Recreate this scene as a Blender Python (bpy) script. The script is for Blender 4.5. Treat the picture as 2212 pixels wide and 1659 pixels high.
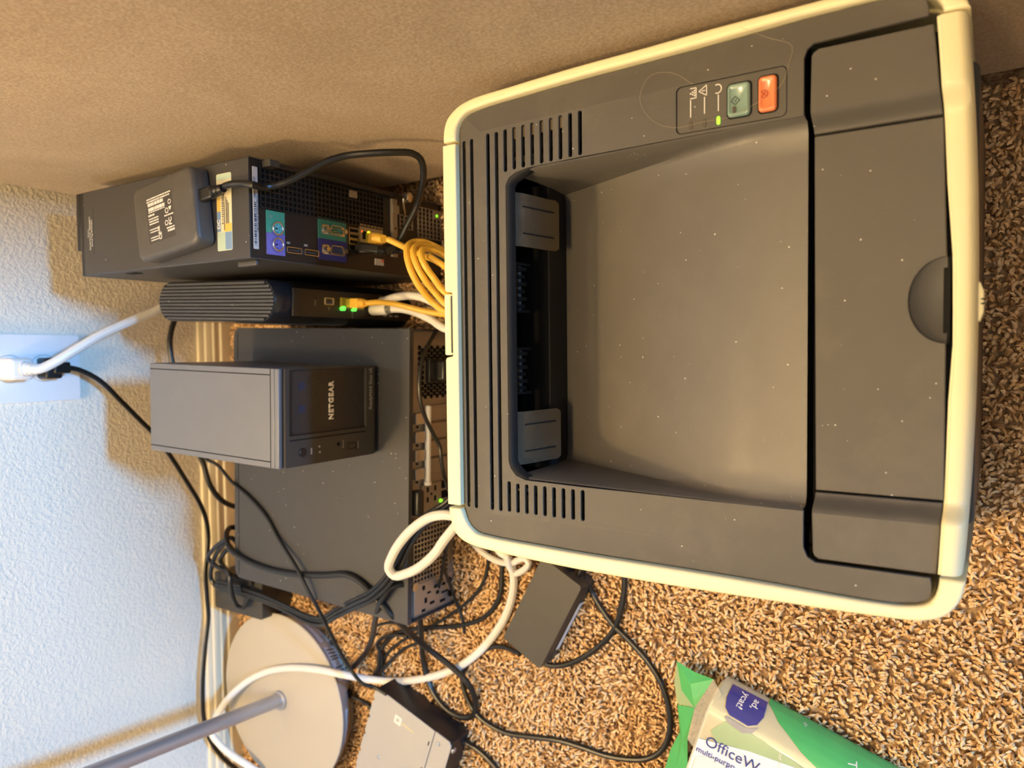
import bpy, bmesh, math, random
import numpy as np
from mathutils import Vector, Matrix
from mathutils.geometry import delaunay_2d_cdt

for o in list(bpy.data.objects):
    bpy.data.objects.remove(o)
scene = bpy.context.scene
COL = scene.collection
random.seed(7)

# ------------------------------------------------------------------ camera
cam_data = bpy.data.cameras.new('camera')
cam_data.sensor_fit = 'HORIZONTAL'
cam_data.sensor_width = 36.0
cam_data.lens = 1621.057 * 36.0 / 2212.0
cam_data.clip_start = 0.01
cam_data.dof.use_dof = True
cam_data.dof.focus_distance = 0.60
cam_data.dof.aperture_fstop = 7.0
cam = bpy.data.objects.new('camera', cam_data)
COL.objects.link(cam)
# the phone was held on its side: the picture's right is the room's "down"
rot = Matrix(((-0.011349, 0.999073, 0.041523),
              (-0.839341, 0.013053, -0.543449),
              (-0.543487, -0.041020, 0.838415)))
cam.matrix_world = Matrix.Translation((0, 0, 0.7414)) @ rot.to_4x4()
scene.camera = cam

# ------------------------------------------------------------------ light
world = bpy.data.worlds.new('world')
scene.world = world
world.use_nodes = True
world.node_tree.nodes['Background'].inputs[0].default_value = (1.0, 0.76, 0.48, 1)
world.node_tree.nodes['Background'].inputs[1].default_value = 0.33

def area(name, loc, target, sx, sy, power, color):
    l = bpy.data.lights.new(name, 'AREA')
    l.shape = 'RECTANGLE'; l.size = sx; l.size_y = sy
    l.energy = power; l.color = color
    o = bpy.data.objects.new(name, l); COL.objects.link(o)
    o.location = loc
    o.rotation_euler = (Vector(target) - Vector(loc)).to_track_quat('-Z', 'Y').to_euler()
    return o
# blue area light assumed behind the camera; no window there is seen
area('assumed_cool_light', (0.36, -1.9, 0.90), (-0.25, 1.0, 0.30), 0.28, 0.20, 98, (0.14, 0.48, 1.0))
LAMP_POWER = 29
LAMP_COLOR = (1.0, 0.69, 0.31)
CEILING_POWER = 62

scene.view_settings.view_transform = 'Standard'
scene.view_settings.look = 'None'
scene.view_settings.gamma = 1.0
scene.view_settings.exposure = 0.0
scene.view_settings.use_curve_mapping = False

# ------------------------------------------------------------------ materials
MAT = {}
def new_mat(name):
    m = bpy.data.materials.new(name); m.use_nodes = True
    MAT[name] = m
    return m, m.node_tree.nodes, m.node_tree.links, m.node_tree.nodes['Principled BSDF']

def mat(name, col, rough=0.5, metal=0.0, noise=0.06, scale=60.0, bump=0.0, bscale=400.0, dust=0.0,
        dust_scale=170.0, smudge=0.0, emit=None, estr=0.0, alpha=1.0, trans=0.0, coat=0.0, spec=0.5):
    m, N, L, B = new_mat(name)
    tc = N.new('ShaderNodeTexCoord')
    B.inputs['Roughness'].default_value = rough
    B.inputs['Metallic'].default_value = metal
    B.inputs['Coat Weight'].default_value = coat
    B.inputs['Specular IOR Level'].default_value = spec
    nz = N.new('ShaderNodeTexNoise'); nz.inputs['Scale'].default_value = scale; nz.inputs['Detail'].default_value = 4
    L.new(tc.outputs['Object'], nz.inputs['Vector'])
    mx = N.new('ShaderNodeMixRGB')
    k0, k1 = 1 - noise, 1 + noise
    mx.inputs[1].default_value = (col[0]*k0, col[1]*k0, col[2]*k0, 1)
    mx.inputs[2].default_value = (min(1, col[0]*k1), min(1, col[1]*k1), min(1, col[2]*k1), 1)
    L.new(nz.outputs['Fac'], mx.inputs[0])
    out = mx.outputs[0]
    if smudge:
        n2 = N.new('ShaderNodeTexNoise'); n2.inputs['Scale'].default_value = 14; n2.inputs['Detail'].default_value = 6
        n2.inputs['Roughness'].default_value = 0.7
        L.new(tc.outputs['Object'], n2.inputs['Vector'])
        r2 = N.new('ShaderNodeValToRGB'); r2.color_ramp.elements[0].position = 0.5; r2.color_ramp.elements[1].position = 0.8
        L.new(n2.outputs['Fac'], r2.inputs[0])
        ml = N.new('ShaderNodeMath'); ml.operation = 'MULTIPLY'; ml.inputs[1].default_value = smudge
        L.new(r2.outputs[0], ml.inputs[0])
        m3 = N.new('ShaderNodeMixRGB'); m3.inputs[2].default_value = (0.34, 0.30, 0.25, 1)
        L.new(ml.outputs[0], m3.inputs[0]); L.new(out, m3.inputs[1]); out = m3.outputs[0]
    if dust:
        vo = N.new('ShaderNodeTexVoronoi'); vo.inputs['Scale'].default_value = dust_scale
        L.new(tc.outputs['Object'], vo.inputs['Vector'])
        sep = N.new('ShaderNodeSeparateColor'); L.new(vo.outputs['Color'], sep.inputs[0])
        g = N.new('ShaderNodeMath'); g.operation = 'LESS_THAN'; g.inputs[1].default_value = dust
        L.new(sep.outputs[0], g.inputs[0])
        sz = N.new('ShaderNodeMath'); sz.operation = 'MULTIPLY'; sz.inputs[1].default_value = 0.13
        L.new(sep.outputs[1], sz.inputs[0])
        d = N.new('ShaderNodeMath'); d.operation = 'LESS_THAN'
        L.new(vo.outputs['Distance'], d.inputs[0]); L.new(sz.outputs[0], d.inputs[1])
        an = N.new('ShaderNodeMath'); an.operation = 'MULTIPLY'
        L.new(g.outputs[0], an.inputs[0]); L.new(d.outputs[0], an.inputs[1])
        m4 = N.new('ShaderNodeMixRGB'); m4.inputs[2].default_value = (0.55, 0.53, 0.5, 1)
        L.new(an.outputs[0], m4.inputs[0]); L.new(out, m4.inputs[1]); out = m4.outputs[0]
    L.new(out, B.inputs['Base Color'])
    if bump:
        nb = N.new('ShaderNodeTexNoise'); nb.inputs['Scale'].default_value = bscale; nb.inputs['Detail'].default_value = 3
        L.new(tc.outputs['Object'], nb.inputs['Vector'])
        bp = N.new('ShaderNodeBump'); bp.inputs['Strength'].default_value = bump; bp.inputs['Distance'].default_value = 0.001
        L.new(nb.outputs['Fac'], bp.inputs['Height']); L.new(bp.outputs[0], B.inputs['Normal'])
    if emit:
        B.inputs['Emission Color'].default_value = (*emit, 1); B.inputs['Emission Strength'].default_value = estr
    if alpha < 1: B.inputs['Alpha'].default_value = alpha
    if trans: B.inputs['Transmission Weight'].default_value = trans
    return m

mat('deck_plastic', (0.089, 0.083, 0.075), 0.58, noise=0.05, scale=25, bump=0.10, bscale=900, dust=0.20, dust_scale=230, smudge=0.12, spec=0.35)
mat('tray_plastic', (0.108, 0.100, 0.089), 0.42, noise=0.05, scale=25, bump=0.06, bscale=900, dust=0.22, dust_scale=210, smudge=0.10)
mat('ivory_plastic', (0.82, 0.75, 0.48), 0.42, noise=0.02, scale=30, dust=0.0, bump=0.03, bscale=800)
mat('inner_black', (0.009, 0.009, 0.009), 0.7, spec=0.1)
mat('black_plastic', (0.013, 0.013, 0.014), 0.40, noise=0.1)
mat('black_gloss', (0.014, 0.015, 0.018), 0.16, noise=0.1, dust=0.06, dust_scale=160)
mat('dark_grey', (0.05, 0.048, 0.045), 0.5, noise=0.08)
mat('guide_plastic', (0.105, 0.080, 0.050), 0.6, noise=0.1, smudge=0.3, spec=0.2)  # brown tone stands in for warm light on the paper guides
mat('lip_plastic', (0.022, 0.021, 0.020), 0.6, noise=0.1, spec=0.15)  # base colour darkened to stand in for shade at the tray mouth
mat('catch_blue', (0.02, 0.03, 0.07), 0.5)
mat('ceiling_paint', (0.78, 0.74, 0.66), 0.8, noise=0.02)
mat('glass_glow', (1, 0.9, 0.7), 0.4, emit=(1.0, 0.72, 0.40), estr=6)
mat('pc_paint', (0.042, 0.041, 0.043), 0.42, noise=0.06, bump=0.1, bscale=1500, dust=0.16, dust_scale=190)
mat('lid_paint', (0.039, 0.040, 0.046), 0.48, noise=0.06, bump=0.1, bscale=1500, dust=0.22, dust_scale=190)
mat('nas_metal', (0.160, 0.170, 0.195), 0.42, metal=0.35, noise=0.04, bump=0.12, bscale=2500, dust=0.03, dust_scale=120)
mat('nas_bezel', (0.045, 0.041, 0.038), 0.45, noise=0.06)
mat('rib_plastic', (0.055, 0.055, 0.060), 0.5, noise=0.06, dust=0.2, dust_scale=190)
mat('drive_case', (0.060, 0.057, 0.055), 0.45, noise=0.08, dust=0.14, dust_scale=170, smudge=0.10)
mat('steel', (0.52, 0.50, 0.47), 0.42, metal=0.85, noise=0.08, scale=90)
mat('steel_dull', (0.36, 0.32, 0.27), 0.55, metal=0.5, noise=0.08, scale=90)
mat('nickel', (0.72, 0.70, 0.66), 0.25, metal=1.0, noise=0.05)
mat('gold', (0.85, 0.62, 0.25), 0.3, metal=1.0)
mat('cord_black', (0.010, 0.010, 0.010), 0.36, noise=0.15)
mat('cord_white', (0.80, 0.78, 0.74), 0.35, noise=0.02)
mat('cord_yellow', (0.78, 0.47, 0.06), 0.42, noise=0.04)
mat('plug_yellow_clear', (0.55, 0.45, 0.05), 0.25, noise=0.1, trans=0.3)
mat('white_plastic', (0.82, 0.82, 0.82), 0.3, noise=0.01)
mat('print_white', (0.78, 0.74, 0.68), 0.6, noise=0.05)
mat('print_dim', (0.34, 0.32, 0.30), 0.6, noise=0.1)
mat('print_black', (0.02, 0.02, 0.025), 0.6)
mat('sticker_grey', (0.55, 0.54, 0.55), 0.5, noise=0.03)
mat('sticker_cream', (0.66, 0.60, 0.42), 0.4, noise=0.06)
mat('sticker_green', (0.40, 0.52, 0.44), 0.4, noise=0.06)
mat('sticker_gold', (0.66, 0.45, 0.10), 0.4, noise=0.06)
mat('sticker_blue', (0.16, 0.27, 0.46), 0.4, noise=0.1)
mat('port_green', (0.05, 0.33, 0.24), 0.5)
mat('port_cyan', (0.12, 0.50, 0.52), 0.4)
mat('port_purple', (0.17, 0.15, 0.52), 0.5)
mat('port_violet', (0.20, 0.17, 0.60), 0.4)
mat('port_teal', (0.02, 0.20, 0.22), 0.5)
mat('port_blue', (0.015, 0.025, 0.26), 0.5)
mat('port_tan', (0.42, 0.33, 0.20), 0.5)
mat('usb_blue', (0.02, 0.04, 0.16), 0.4)
mat('pink', (0.65, 0.20, 0.18), 0.5)
mat('print_rust', (0.40, 0.07, 0.02), 0.5)
mat('blocker_wood', (0.20, 0.11, 0.055), 0.45, noise=0.2, scale=12)
mat('button_green', (0.20, 0.31, 0.27), 0.22, noise=0.03, coat=0.4)
mat('button_orange', (0.83, 0.24, 0.10), 0.25, noise=0.03, coat=0.4)
mat('led_off', (0.09, 0.08, 0.065), 0.25)
mat('led_green', (0.1, 0.8, 0.1), 0.3, emit=(0.12, 1.0, 0.08), estr=1.6)
mat('led_lime', (0.3, 0.8, 0.05), 0.3, emit=(0.28, 1.0, 0.03), estr=1.3)
mat('led_yellow', (0.8, 0.7, 0.05), 0.3, emit=(1.0, 0.85, 0.02), estr=1.6)
mat('led_orange', (0.8, 0.2, 0.05), 0.3, emit=(1.0, 0.16, 0.02), estr=1.0)
mat('lamp_cream', (0.47, 0.43, 0.36), 0.5, noise=0.03, scale=20)
mat('lamp_rim', (0.42, 0.40, 0.37), 0.35, metal=0.4, noise=0.04)
mat('lamp_pole', (0.46, 0.44, 0.44), 0.35, metal=0.6, noise=0.03)
mat('box_grey', (0.46, 0.44, 0.41), 0.45, metal=0.35, noise=0.03, scale=40)
mat('brick_black', (0.040, 0.036, 0.030), 0.5, noise=0.08, bump=0.08, bscale=1500)
mat('wrap_green', (0.075, 0.42, 0.125), 0.42, noise=0.12, scale=35)
mat('wrap_green_pale', (0.33, 0.44, 0.24), 0.4, noise=0.08, scale=30)
mat('wrap_cream', (0.55, 0.50, 0.32), 0.28, noise=0.08, scale=30, coat=0.3)
mat('wrap_white', (0.70, 0.74, 0.82), 0.3, noise=0.03, coat=0.3)
mat('wrap_navy', (0.045, 0.045, 0.24), 0.25, noise=0.05, coat=0.3)
mat('wrap_clear', (0.75, 0.72, 0.62), 0.12, noise=0.05, alpha=0.32)
mat('paper', (0.80, 0.78, 0.70), 0.7, noise=0.02)
mat('print_navy', (0.03, 0.05, 0.22), 0.5)
mat('hair', (0.42, 0.33, 0.22), 0.4)
mat('baseboard_paint', (0.80, 0.71, 0.52), 0.4, noise=0.03, scale=20)
mat('bulb', (1, 0.9, 0.7), 0.4, emit=(1.0, 0.72, 0.40), estr=12)

def wall_material():
    m, N, L, B = new_mat('wall_paint')
    tc = N.new('ShaderNodeTexCoord')
    B.inputs['Roughness'].default_value = 0.72
    nz = N.new('ShaderNodeTexNoise'); nz.inputs['Scale'].default_value = 3; L.new(tc.outputs['Object'], nz.inputs['Vector'])
    mx = N.new('ShaderNodeMixRGB'); mx.inputs[1].default_value = (0.82, 0.755, 0.63, 1); mx.inputs[2].default_value = (0.86, 0.795, 0.67, 1)
    L.new(nz.outputs['Fac'], mx.inputs[0]); L.new(mx.outputs[0], B.inputs['Base Color'])
    # hand-sprayed texture: worm-like ridges
    n1 = N.new('ShaderNodeTexNoise'); n1.inputs['Scale'].default_value = 205; n1.inputs['Detail'].default_value = 2; n1.inputs['Distortion'].default_value = 0.7
    L.new(tc.outputs['Object'], n1.inputs['Vector'])
    rp = N.new('ShaderNodeValToRGB'); rp.color_ramp.elements[0].position = 0.38; rp.color_ramp.elements[1].position = 0.66
    L.new(n1.outputs['Fac'], rp.inputs[0])
    n2 = N.new('ShaderNodeTexNoise'); n2.inputs['Scale'].default_value = 260; n2.inputs['Detail'].default_value = 2
    L.new(tc.outputs['Object'], n2.inputs['Vector'])
    ad = N.new('ShaderNodeMath'); ad.operation = 'MULTIPLY_ADD'; ad.inputs[1].default_value = 0.22
    L.new(n2.outputs['Fac'], ad.inputs[0]); L.new(rp.outputs[0], ad.inputs[2])
    bp = N.new('ShaderNodeBump'); bp.inputs['Strength'].default_value = 0.42; bp.inputs['Distance'].default_value = 0.0012
    L.new(ad.outputs[0], bp.inputs['Height']); L.new(bp.outputs[0], B.inputs['Normal'])
wall_material()

def suede_material():
    m, N, L, B = new_mat('suede')
    tc = N.new('ShaderNodeTexCoord')
    B.inputs['Roughness'].default_value = 0.85
    B.inputs['Sheen Weight'].default_value = 0.25
    B.inputs['Sheen Tint'].default_value = (0.9, 0.75, 0.55, 1)
    n0 = N.new('ShaderNodeTexNoise'); n0.inputs['Scale'].default_value = 420; n0.inputs['Detail'].default_value = 5
    n1 = N.new('ShaderNodeTexNoise'); n1.inputs['Scale'].default_value = 6; n1.inputs['Detail'].default_value = 5; n1.inputs['Distortion'].default_value = 1.0
    n2 = N.new('ShaderNodeTexNoise'); n2.inputs['Scale'].default_value = 130; n2.inputs['Detail'].default_value = 3
    for n in (n0, n1, n2): L.new(tc.outputs['Object'], n.inputs['Vector'])
    a = N.new('ShaderNodeMath'); a.operation = 'MULTIPLY_ADD'; a.inputs[1].default_value = 0.55
    L.new(n0.outputs['Fac'], a.inputs[0]); 
    b = N.new('ShaderNodeMath'); b.operation = 'MULTIPLY'; b.inputs[1].default_value = 0.33
    L.new(n1.outputs['Fac'], b.inputs[0]); L.new(b.outputs[0], a.inputs[2])
    rp = N.new('ShaderNodeValToRGB')
    rp.color_ramp.elements[0].position = 0.36; rp.color_ramp.elements[0].color = (0.25, 0.19, 0.135, 1)
    rp.color_ramp.elements[1].position = 0.64; rp.color_ramp.elements[1].color = (0.44, 0.36, 0.28, 1)
    L.new(a.outputs[0], rp.inputs[0]); L.new(rp.outputs[0], B.inputs['Base Color'])
    bp = N.new('ShaderNodeBump'); bp.inputs['Strength'].default_value = 0.4; bp.inputs['Distance'].default_value = 0.0008
    ad = N.new('ShaderNodeMath'); ad.operation = 'ADD'
    L.new(n0.outputs['Fac'], ad.inputs[0]); L.new(n2.outputs['Fac'], ad.inputs[1])
    L.new(ad.outputs[0], bp.inputs['Height']); L.new(bp.outputs[0], B.inputs['Normal'])
suede_material()

def carpet_materials():
    m, N, L, B = new_mat('carpet_base')
    tc = N.new('ShaderNodeTexCoord'); B.inputs['Roughness'].default_value = 0.95
    n0 = N.new('ShaderNodeTexNoise'); n0.inputs['Scale'].default_value = 180; n0.inputs['Detail'].default_value = 4
    L.new(tc.outputs['Object'], n0.inputs['Vector'])
    rp = N.new('ShaderNodeValToRGB')
    rp.color_ramp.elements[0].position = 0.35; rp.color_ramp.elements[0].color = (0.15, 0.085, 0.04, 1)
    rp.color_ramp.elements[1].position = 0.7; rp.color_ramp.elements[1].color = (0.55, 0.37, 0.20, 1)
    L.new(n0.outputs['Fac'], rp.inputs[0]); L.new(rp.outputs[0], B.inputs['Base Color'])
    bp = N.new('ShaderNodeBump'); bp.inputs['Strength'].default_value = 1.0; bp.inputs['Distance'].default_value = 0.004
    L.new(n0.outputs['Fac'], bp.inputs['Height']); L.new(bp.outputs[0], B.inputs['Normal'])
    m, N, L, B = new_mat('carpet_yarn')
    B.inputs['Roughness'].default_value = 0.9
    B.inputs['Specular IOR Level'].default_value = 0.2
    at = N.new('ShaderNodeAttribute'); at.attribute_name = 'yarn'
    L.new(at.outputs['Color'], B.inputs['Base Color'])
carpet_materials()

def mesh_material():
    # fine punched grille of the storage box
    m, N, L, B = new_mat('grille')
    tc = N.new('ShaderNodeTexCoord')
    vo = N.new('ShaderNodeTexVoronoi'); vo.inputs['Scale'].default_value = 620; vo.inputs['Randomness'].default_value = 0.12
    L.new(tc.outputs['Object'], vo.inputs['Vector'])
    rp = N.new('ShaderNodeValToRGB')
    rp.color_ramp.elements[0].position = 0.38; rp.color_ramp.elements[0].color = (0.004, 0.004, 0.005, 1)
    rp.color_ramp.elements[1].position = 0.46; rp.color_ramp.elements[1].color = (0.05, 0.05, 0.052, 1)
    L.new(vo.outputs['Distance'], rp.inputs[0]); L.new(rp.outputs[0], B.inputs['Base Color'])
    B.inputs['Roughness'].default_value = 0.32; B.inputs['Metallic'].default_value = 0.3
    bp = N.new('ShaderNodeBump'); bp.inputs['Strength'].default_value = 0.8; bp.inputs['Distance'].default_value = 0.0006
    L.new(rp.outputs[0], bp.inputs['Height']); L.new(bp.outputs[0], B.inputs['Normal'])
mesh_material()

# ------------------------------------------------------------------ helpers
def tag(o, label=None, cat=None, group=None, kind=None):
    if label: o['label'] = label
    if cat: o['category'] = cat
    if group: o['group'] = group
    if kind: o['kind'] = kind
    return o

def thing(name, label, cat, loc=(0, 0, 0), rz=0.0, group=None):
    o = bpy.data.objects.new(name, None)
    o.empty_display_size = 0.03
    COL.objects.link(o)
    o.location = loc; o.rotation_euler = (0, 0, rz)
    return tag(o, label, cat, group)

def link(name, me, m, parent=None, bevel=0.0, smooth=True, world=False, segs=2, label=None, angle=35):
    o = bpy.data.objects.new(name, me)
    COL.objects.link(o)
    if m and not me.materials: me.materials.append(MAT[m])
    if parent is not None:
        o.parent = parent
        if world:
            root = parent
            off = Vector(parent.location)
            while root.parent: root = root.parent; off += Vector(root.location)
            me.transform(Matrix.Translation(-off))
    if smooth:
        for p in me.polygons: p.use_smooth = True
        try: me.set_sharp_from_angle(angle=math.radians(angle))
        except Exception: pass
    if bevel:
        b = o.modifiers.new('bevel', 'BEVEL'); b.width = bevel; b.segments = segs; b.limit_method = 'ANGLE'; b.angle_limit = math.radians(40)
        b.harden_normals = False
    if label: o['label'] = label
    return o

def mesh_of(name, verts, faces):
    me = bpy.data.meshes.new(name); me.from_pydata([tuple(v) for v in verts], [], faces)
    bm = bmesh.new(); bm.from_mesh(me); bmesh.ops.recalc_face_normals(bm, faces=bm.faces); bm.to_mesh(me); bm.free()
    me.update()
    return me

class MB:
    """collects simple solids into one mesh"""
    def __init__(s): s.v = []; s.f = []
    def add(s, v, f):
        b = len(s.v); s.v += [tuple(p) for p in v]; s.f += [tuple(i + b for i in q) for q in f]; return s
    def box(s, x0, x1, y0, y1, z0, z1):
        v = [(x0,y0,z0),(x1,y0,z0),(x1,y1,z0),(x0,y1,z0),(x0,y0,z1),(x1,y0,z1),(x1,y1,z1),(x0,y1,z1)]
        return s.add(v, [(0,3,2,1),(4,5,6,7),(0,1,5,4),(1,2,6,5),(2,3,7,6),(3,0,4,7)])
    def cyl(s, c, r, h, axis=2, n=24, r2=None, rot=0.0):
        r2 = r if r2 is None else r2
        A = [(1,2,0),(2,0,1),(0,1,2)][axis]
        v = []
        for rr, t in ((r, 0), (r2, h)):
            for i in range(n):
                a = 2*math.pi*i/n + rot
                p = [0,0,0]; p[A[0]] = rr*math.cos(a); p[A[1]] = rr*math.sin(a); p[A[2]] = t
                v.append((p[0]+c[0], p[1]+c[1], p[2]+c[2]))
        f = [(i, (i+1) % n, n+(i+1) % n, n+i) for i in range(n)]
        f += [tuple(range(n-1, -1, -1)), tuple(range(n, 2*n))]
        return s.add(v, f)
    def ring(s, c, r0, r1, h, axis=2, n=28):
        A = [(1,2,0),(2,0,1),(0,1,2)][axis]; v = []
        for rr, t in ((r0,0),(r1,0),(r1,h),(r0,h)):
            for i in range(n):
                a = 2*math.pi*i/n; p=[0,0,0]; p[A[0]]=rr*math.cos(a); p[A[1]]=rr*math.sin(a); p[A[2]]=t
                v.append((p[0]+c[0],p[1]+c[1],p[2]+c[2]))
        f=[]
        for k in range(4):
            for i in range(n):
                f.append((k*n+i,k*n+(i+1)%n,((k+1)%4)*n+(i+1)%n,((k+1)%4)*n+i))
        return s.add(v,f)
    def mesh(s, name): return mesh_of(name, s.v, s.f)
    def build(s, name, m, parent=None, **k): return link(name, s.mesh(name), m, parent, **k)

def box_obj(name, x0, x1, y0, y1, z0, z1, m, parent=None, **k):
    return MB().box(x0, x1, y0, y1, z0, z1).build(name, m, parent, **k)

def rrect(x0, x1, y0, y1, r, n=5):
    pts = []
    for cx, cy, a0 in ((x1-r, y1-r, 0), (x0+r, y1-r, 90), (x0+r, y0+r, 180), (x1-r, y0+r, 270)):
        for i in range(n+1):
            a = math.radians(a0 + 90*i/n); pts.append((cx + r*math.cos(a), cy + r*math.sin(a)))
    return pts

def inside(p, poly):
    x, y = p; c = False; j = len(poly) - 1
    for i in range(len(poly)):
        xi, yi = poly[i]; xj, yj = poly[j]
        if (yi > y) != (yj > y) and x < (xj-xi)*(y-yi)/(yj-yi) + xi: c = not c
        j = i
    return c

def plate_mesh(name, outer, holes=(), ztop=0.0, zbot=-0.002, cuts=(), to3=None):
    """solid plate over a plan outline with holes; ztop may be a function of (x, y)"""
    zt = ztop if callable(ztop) else (lambda x, y: ztop)
    zb = zbot if callable(zbot) else (lambda x, y: zbot)
    co = []; ed = []
    for loop in [outer, *holes]:
        b = len(co); co += [Vector(p) for p in loop]; n = len(loop)
        ed += [(b+i, b+(i+1) % n) for i in range(n)]
    for seg in cuts:
        b = len(co); co += [Vector(p) for p in seg]
        ed += [(b+i, b+i+1) for i in range(len(seg)-1)]
    vs, es, fs, *_ = delaunay_2d_cdt(co, ed, [], 0, 1e-7)
    keep = []
    for f in fs:
        c = sum((vs[i] for i in f), Vector((0, 0))) / len(f)
        if inside(c, outer) and not any(inside(c, h) for h in holes): keep.append(list(f))
    used = sorted({i for f in keep for i in f}); mp = {i: k for k, i in enumerate(used)}
    n = len(used)
    V = [(vs[i].x, vs[i].y, zt(vs[i].x, vs[i].y)) for i in used] + [(vs[i].x, vs[i].y, zb(vs[i].x, vs[i].y)) for i in used]
    F = []; cnt = {}
    for f in keep:
        g = [mp[i] for i in f]; F.append(tuple(g)); F.append(tuple(i+n for i in reversed(g)))
        for a, b in zip(g, g[1:]+g[:1]):
            cnt[(a, b)] = 1
    for (a, b) in cnt:
        if (b, a) not in cnt: F.append((b, a, a+n, b+n))
    if to3: V = [to3(*p) for p in V]
    return mesh_of(name, V, F)

def plate(name, outer, m, parent=None, holes=(), ztop=0.0, zbot=-0.002, cuts=(), to3=None, **k):
    return link(name, plate_mesh(name, outer, holes, ztop, zbot, cuts, to3), m, parent, **k)

def catmull(pts, per=0.004, closed=False):
    P = [Vector(p) for p in pts]; out = []
    n = len(P)
    for i in range(n-1):
        p0 = P[i-1] if i else P[0]*2 - P[1]
        p1, p2 = P[i], P[i+1]
        p3 = P[i+2] if i+2 < n else P[-1]*2 - P[-2]
        d1 = max((p1-p0).length, 1e-5)**.5; d2 = max((p2-p1).length, 1e-5)**.5; d3 = max((p3-p2).length, 1e-5)**.5
        m1 = ((p1-p0)/d1 - (p2-p0)/(d1+d2) + (p2-p1)/d2)*d2
        m2 = ((p2-p1)/d2 - (p3-p1)/(d2+d3) + (p3-p2)/d3)*d2
        k = max(2, int((p2-p1).length/per))
        for j in range(k):
            t = j/k; t2 = t*t; t3 = t2*t
            out.append(p1*(2*t3-3*t2+1) + m1*(t3-2*t2+t) + p2*(-2*t3+3*t2) + m2*(t3-t2))
    out.append(P[-1].copy())
    return out

def tube_data(path, r, n=10, flat=1.0, caps=True):
    """sweep a round (or flattened) section along the path; r may be a list"""
    T = []
    for i in range(len(path)):
        a = path[max(0, i-1)]; b = path[min(len(path)-1, i+1)]; T.append((b-a).normalized() if (b-a).length > 1e-9 else Vector((0, 0, 1)))
    up = Vector((0, 0, 1)) if abs(T[0].z) < 0.9 else Vector((1, 0, 0))
    nrm = (up - T[0]*up.dot(T[0])).normalized()
    V = []; F = []
    for i, p in enumerate(path):
        nrm = (nrm - T[i]*nrm.dot(T[i]))
        nrm = nrm.normalized() if nrm.length > 1e-6 else T[i].orthogonal().normalized()
        bn = T[i].cross(nrm)
        rr = r[i] if isinstance(r, (list, tuple)) else r
        for k in range(n):
            a = 2*math.pi*k/n
            V.append(p + nrm*(rr*math.cos(a)) + bn*(rr*flat*math.sin(a)))
    for i in range(len(path)-1):
        for k in range(n):
            F.append((i*n+k, i*n+(k+1) % n, (i+1)*n+(k+1) % n, (i+1)*n+k))
    if caps:
        F.append(tuple(range(n-1, -1, -1))); F.append(tuple((len(path)-1)*n + k for k in range(n)))
    return V, F

def tube_mesh(name, pts, r, n=10, per=0.004, flat=1.0):
    V, F = tube_data(catmull(pts, per), r, n, flat)
    return mesh_of(name, V, F)

def settle(o):
    """put a single-mesh thing's origin at the middle of its foot"""
    me = o.data; n = len(me.vertices); a = np.empty(n*3); me.vertices.foreach_get('co', a); a = a.reshape(-1, 3)
    lo, hi = a.min(0), a.max(0); c = Vector(((lo[0]+hi[0])/2, (lo[1]+hi[1])/2, lo[2]))
    me.transform(Matrix.Translation(-c)); o.location = c
    return o

def text_mesh(name, body, size, depth=0.0002, align='CENTER', to3=None, spacing=1.0, bold=0.0, shear=0.0):
    cu = bpy.data.curves.new(name, 'FONT'); cu.body = body; cu.size = size; cu.extrude = depth
    cu.align_x = align; cu.align_y = 'CENTER'; cu.space_character = spacing; cu.offset = bold; cu.shear = shear; cu.resolution_u = 3
    ob = bpy.data.objects.new(name, cu)
    me = bpy.data.meshes.new_from_object(ob)
    bpy.data.objects.remove(ob); bpy.data.curves.remove(cu)
    me.name = name; me.materials.clear()
    if to3:
        for v in me.vertices: v.co = Vector(to3(*v.co))
    return me

def smooth01(t):
    t = max(0.0, min(1.0, t)); return t*t*(3-2*t)

def soft(path, per=0.003):
    """run a smooth curve through plan points"""
    return [(p.x, p.y) for p in catmull([(x, y, 0) for x, y in path], per)]

def offset_loop(loop, o):
    n = len(loop); out = []
    area2 = sum(loop[i][0]*loop[(i+1) % n][1]-loop[(i+1) % n][0]*loop[i][1] for i in range(n))
    sg = 1 if area2 > 0 else -1
    for i in range(n):
        p0, p1, p2 = Vector(loop[i-1]), Vector(loop[i]), Vector(loop[(i+1) % n])
        a = (p1-p0).normalized(); b = (p2-p1).normalized()
        n1 = Vector((-a.y, a.x))*sg; n2 = Vector((-b.y, b.x))*sg
        m = n1+n2; d = max(0.35, 1+n1.dot(n2))
        q = p1 + m*(o/d); out.append((q.x, q.y))
    return out

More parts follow.
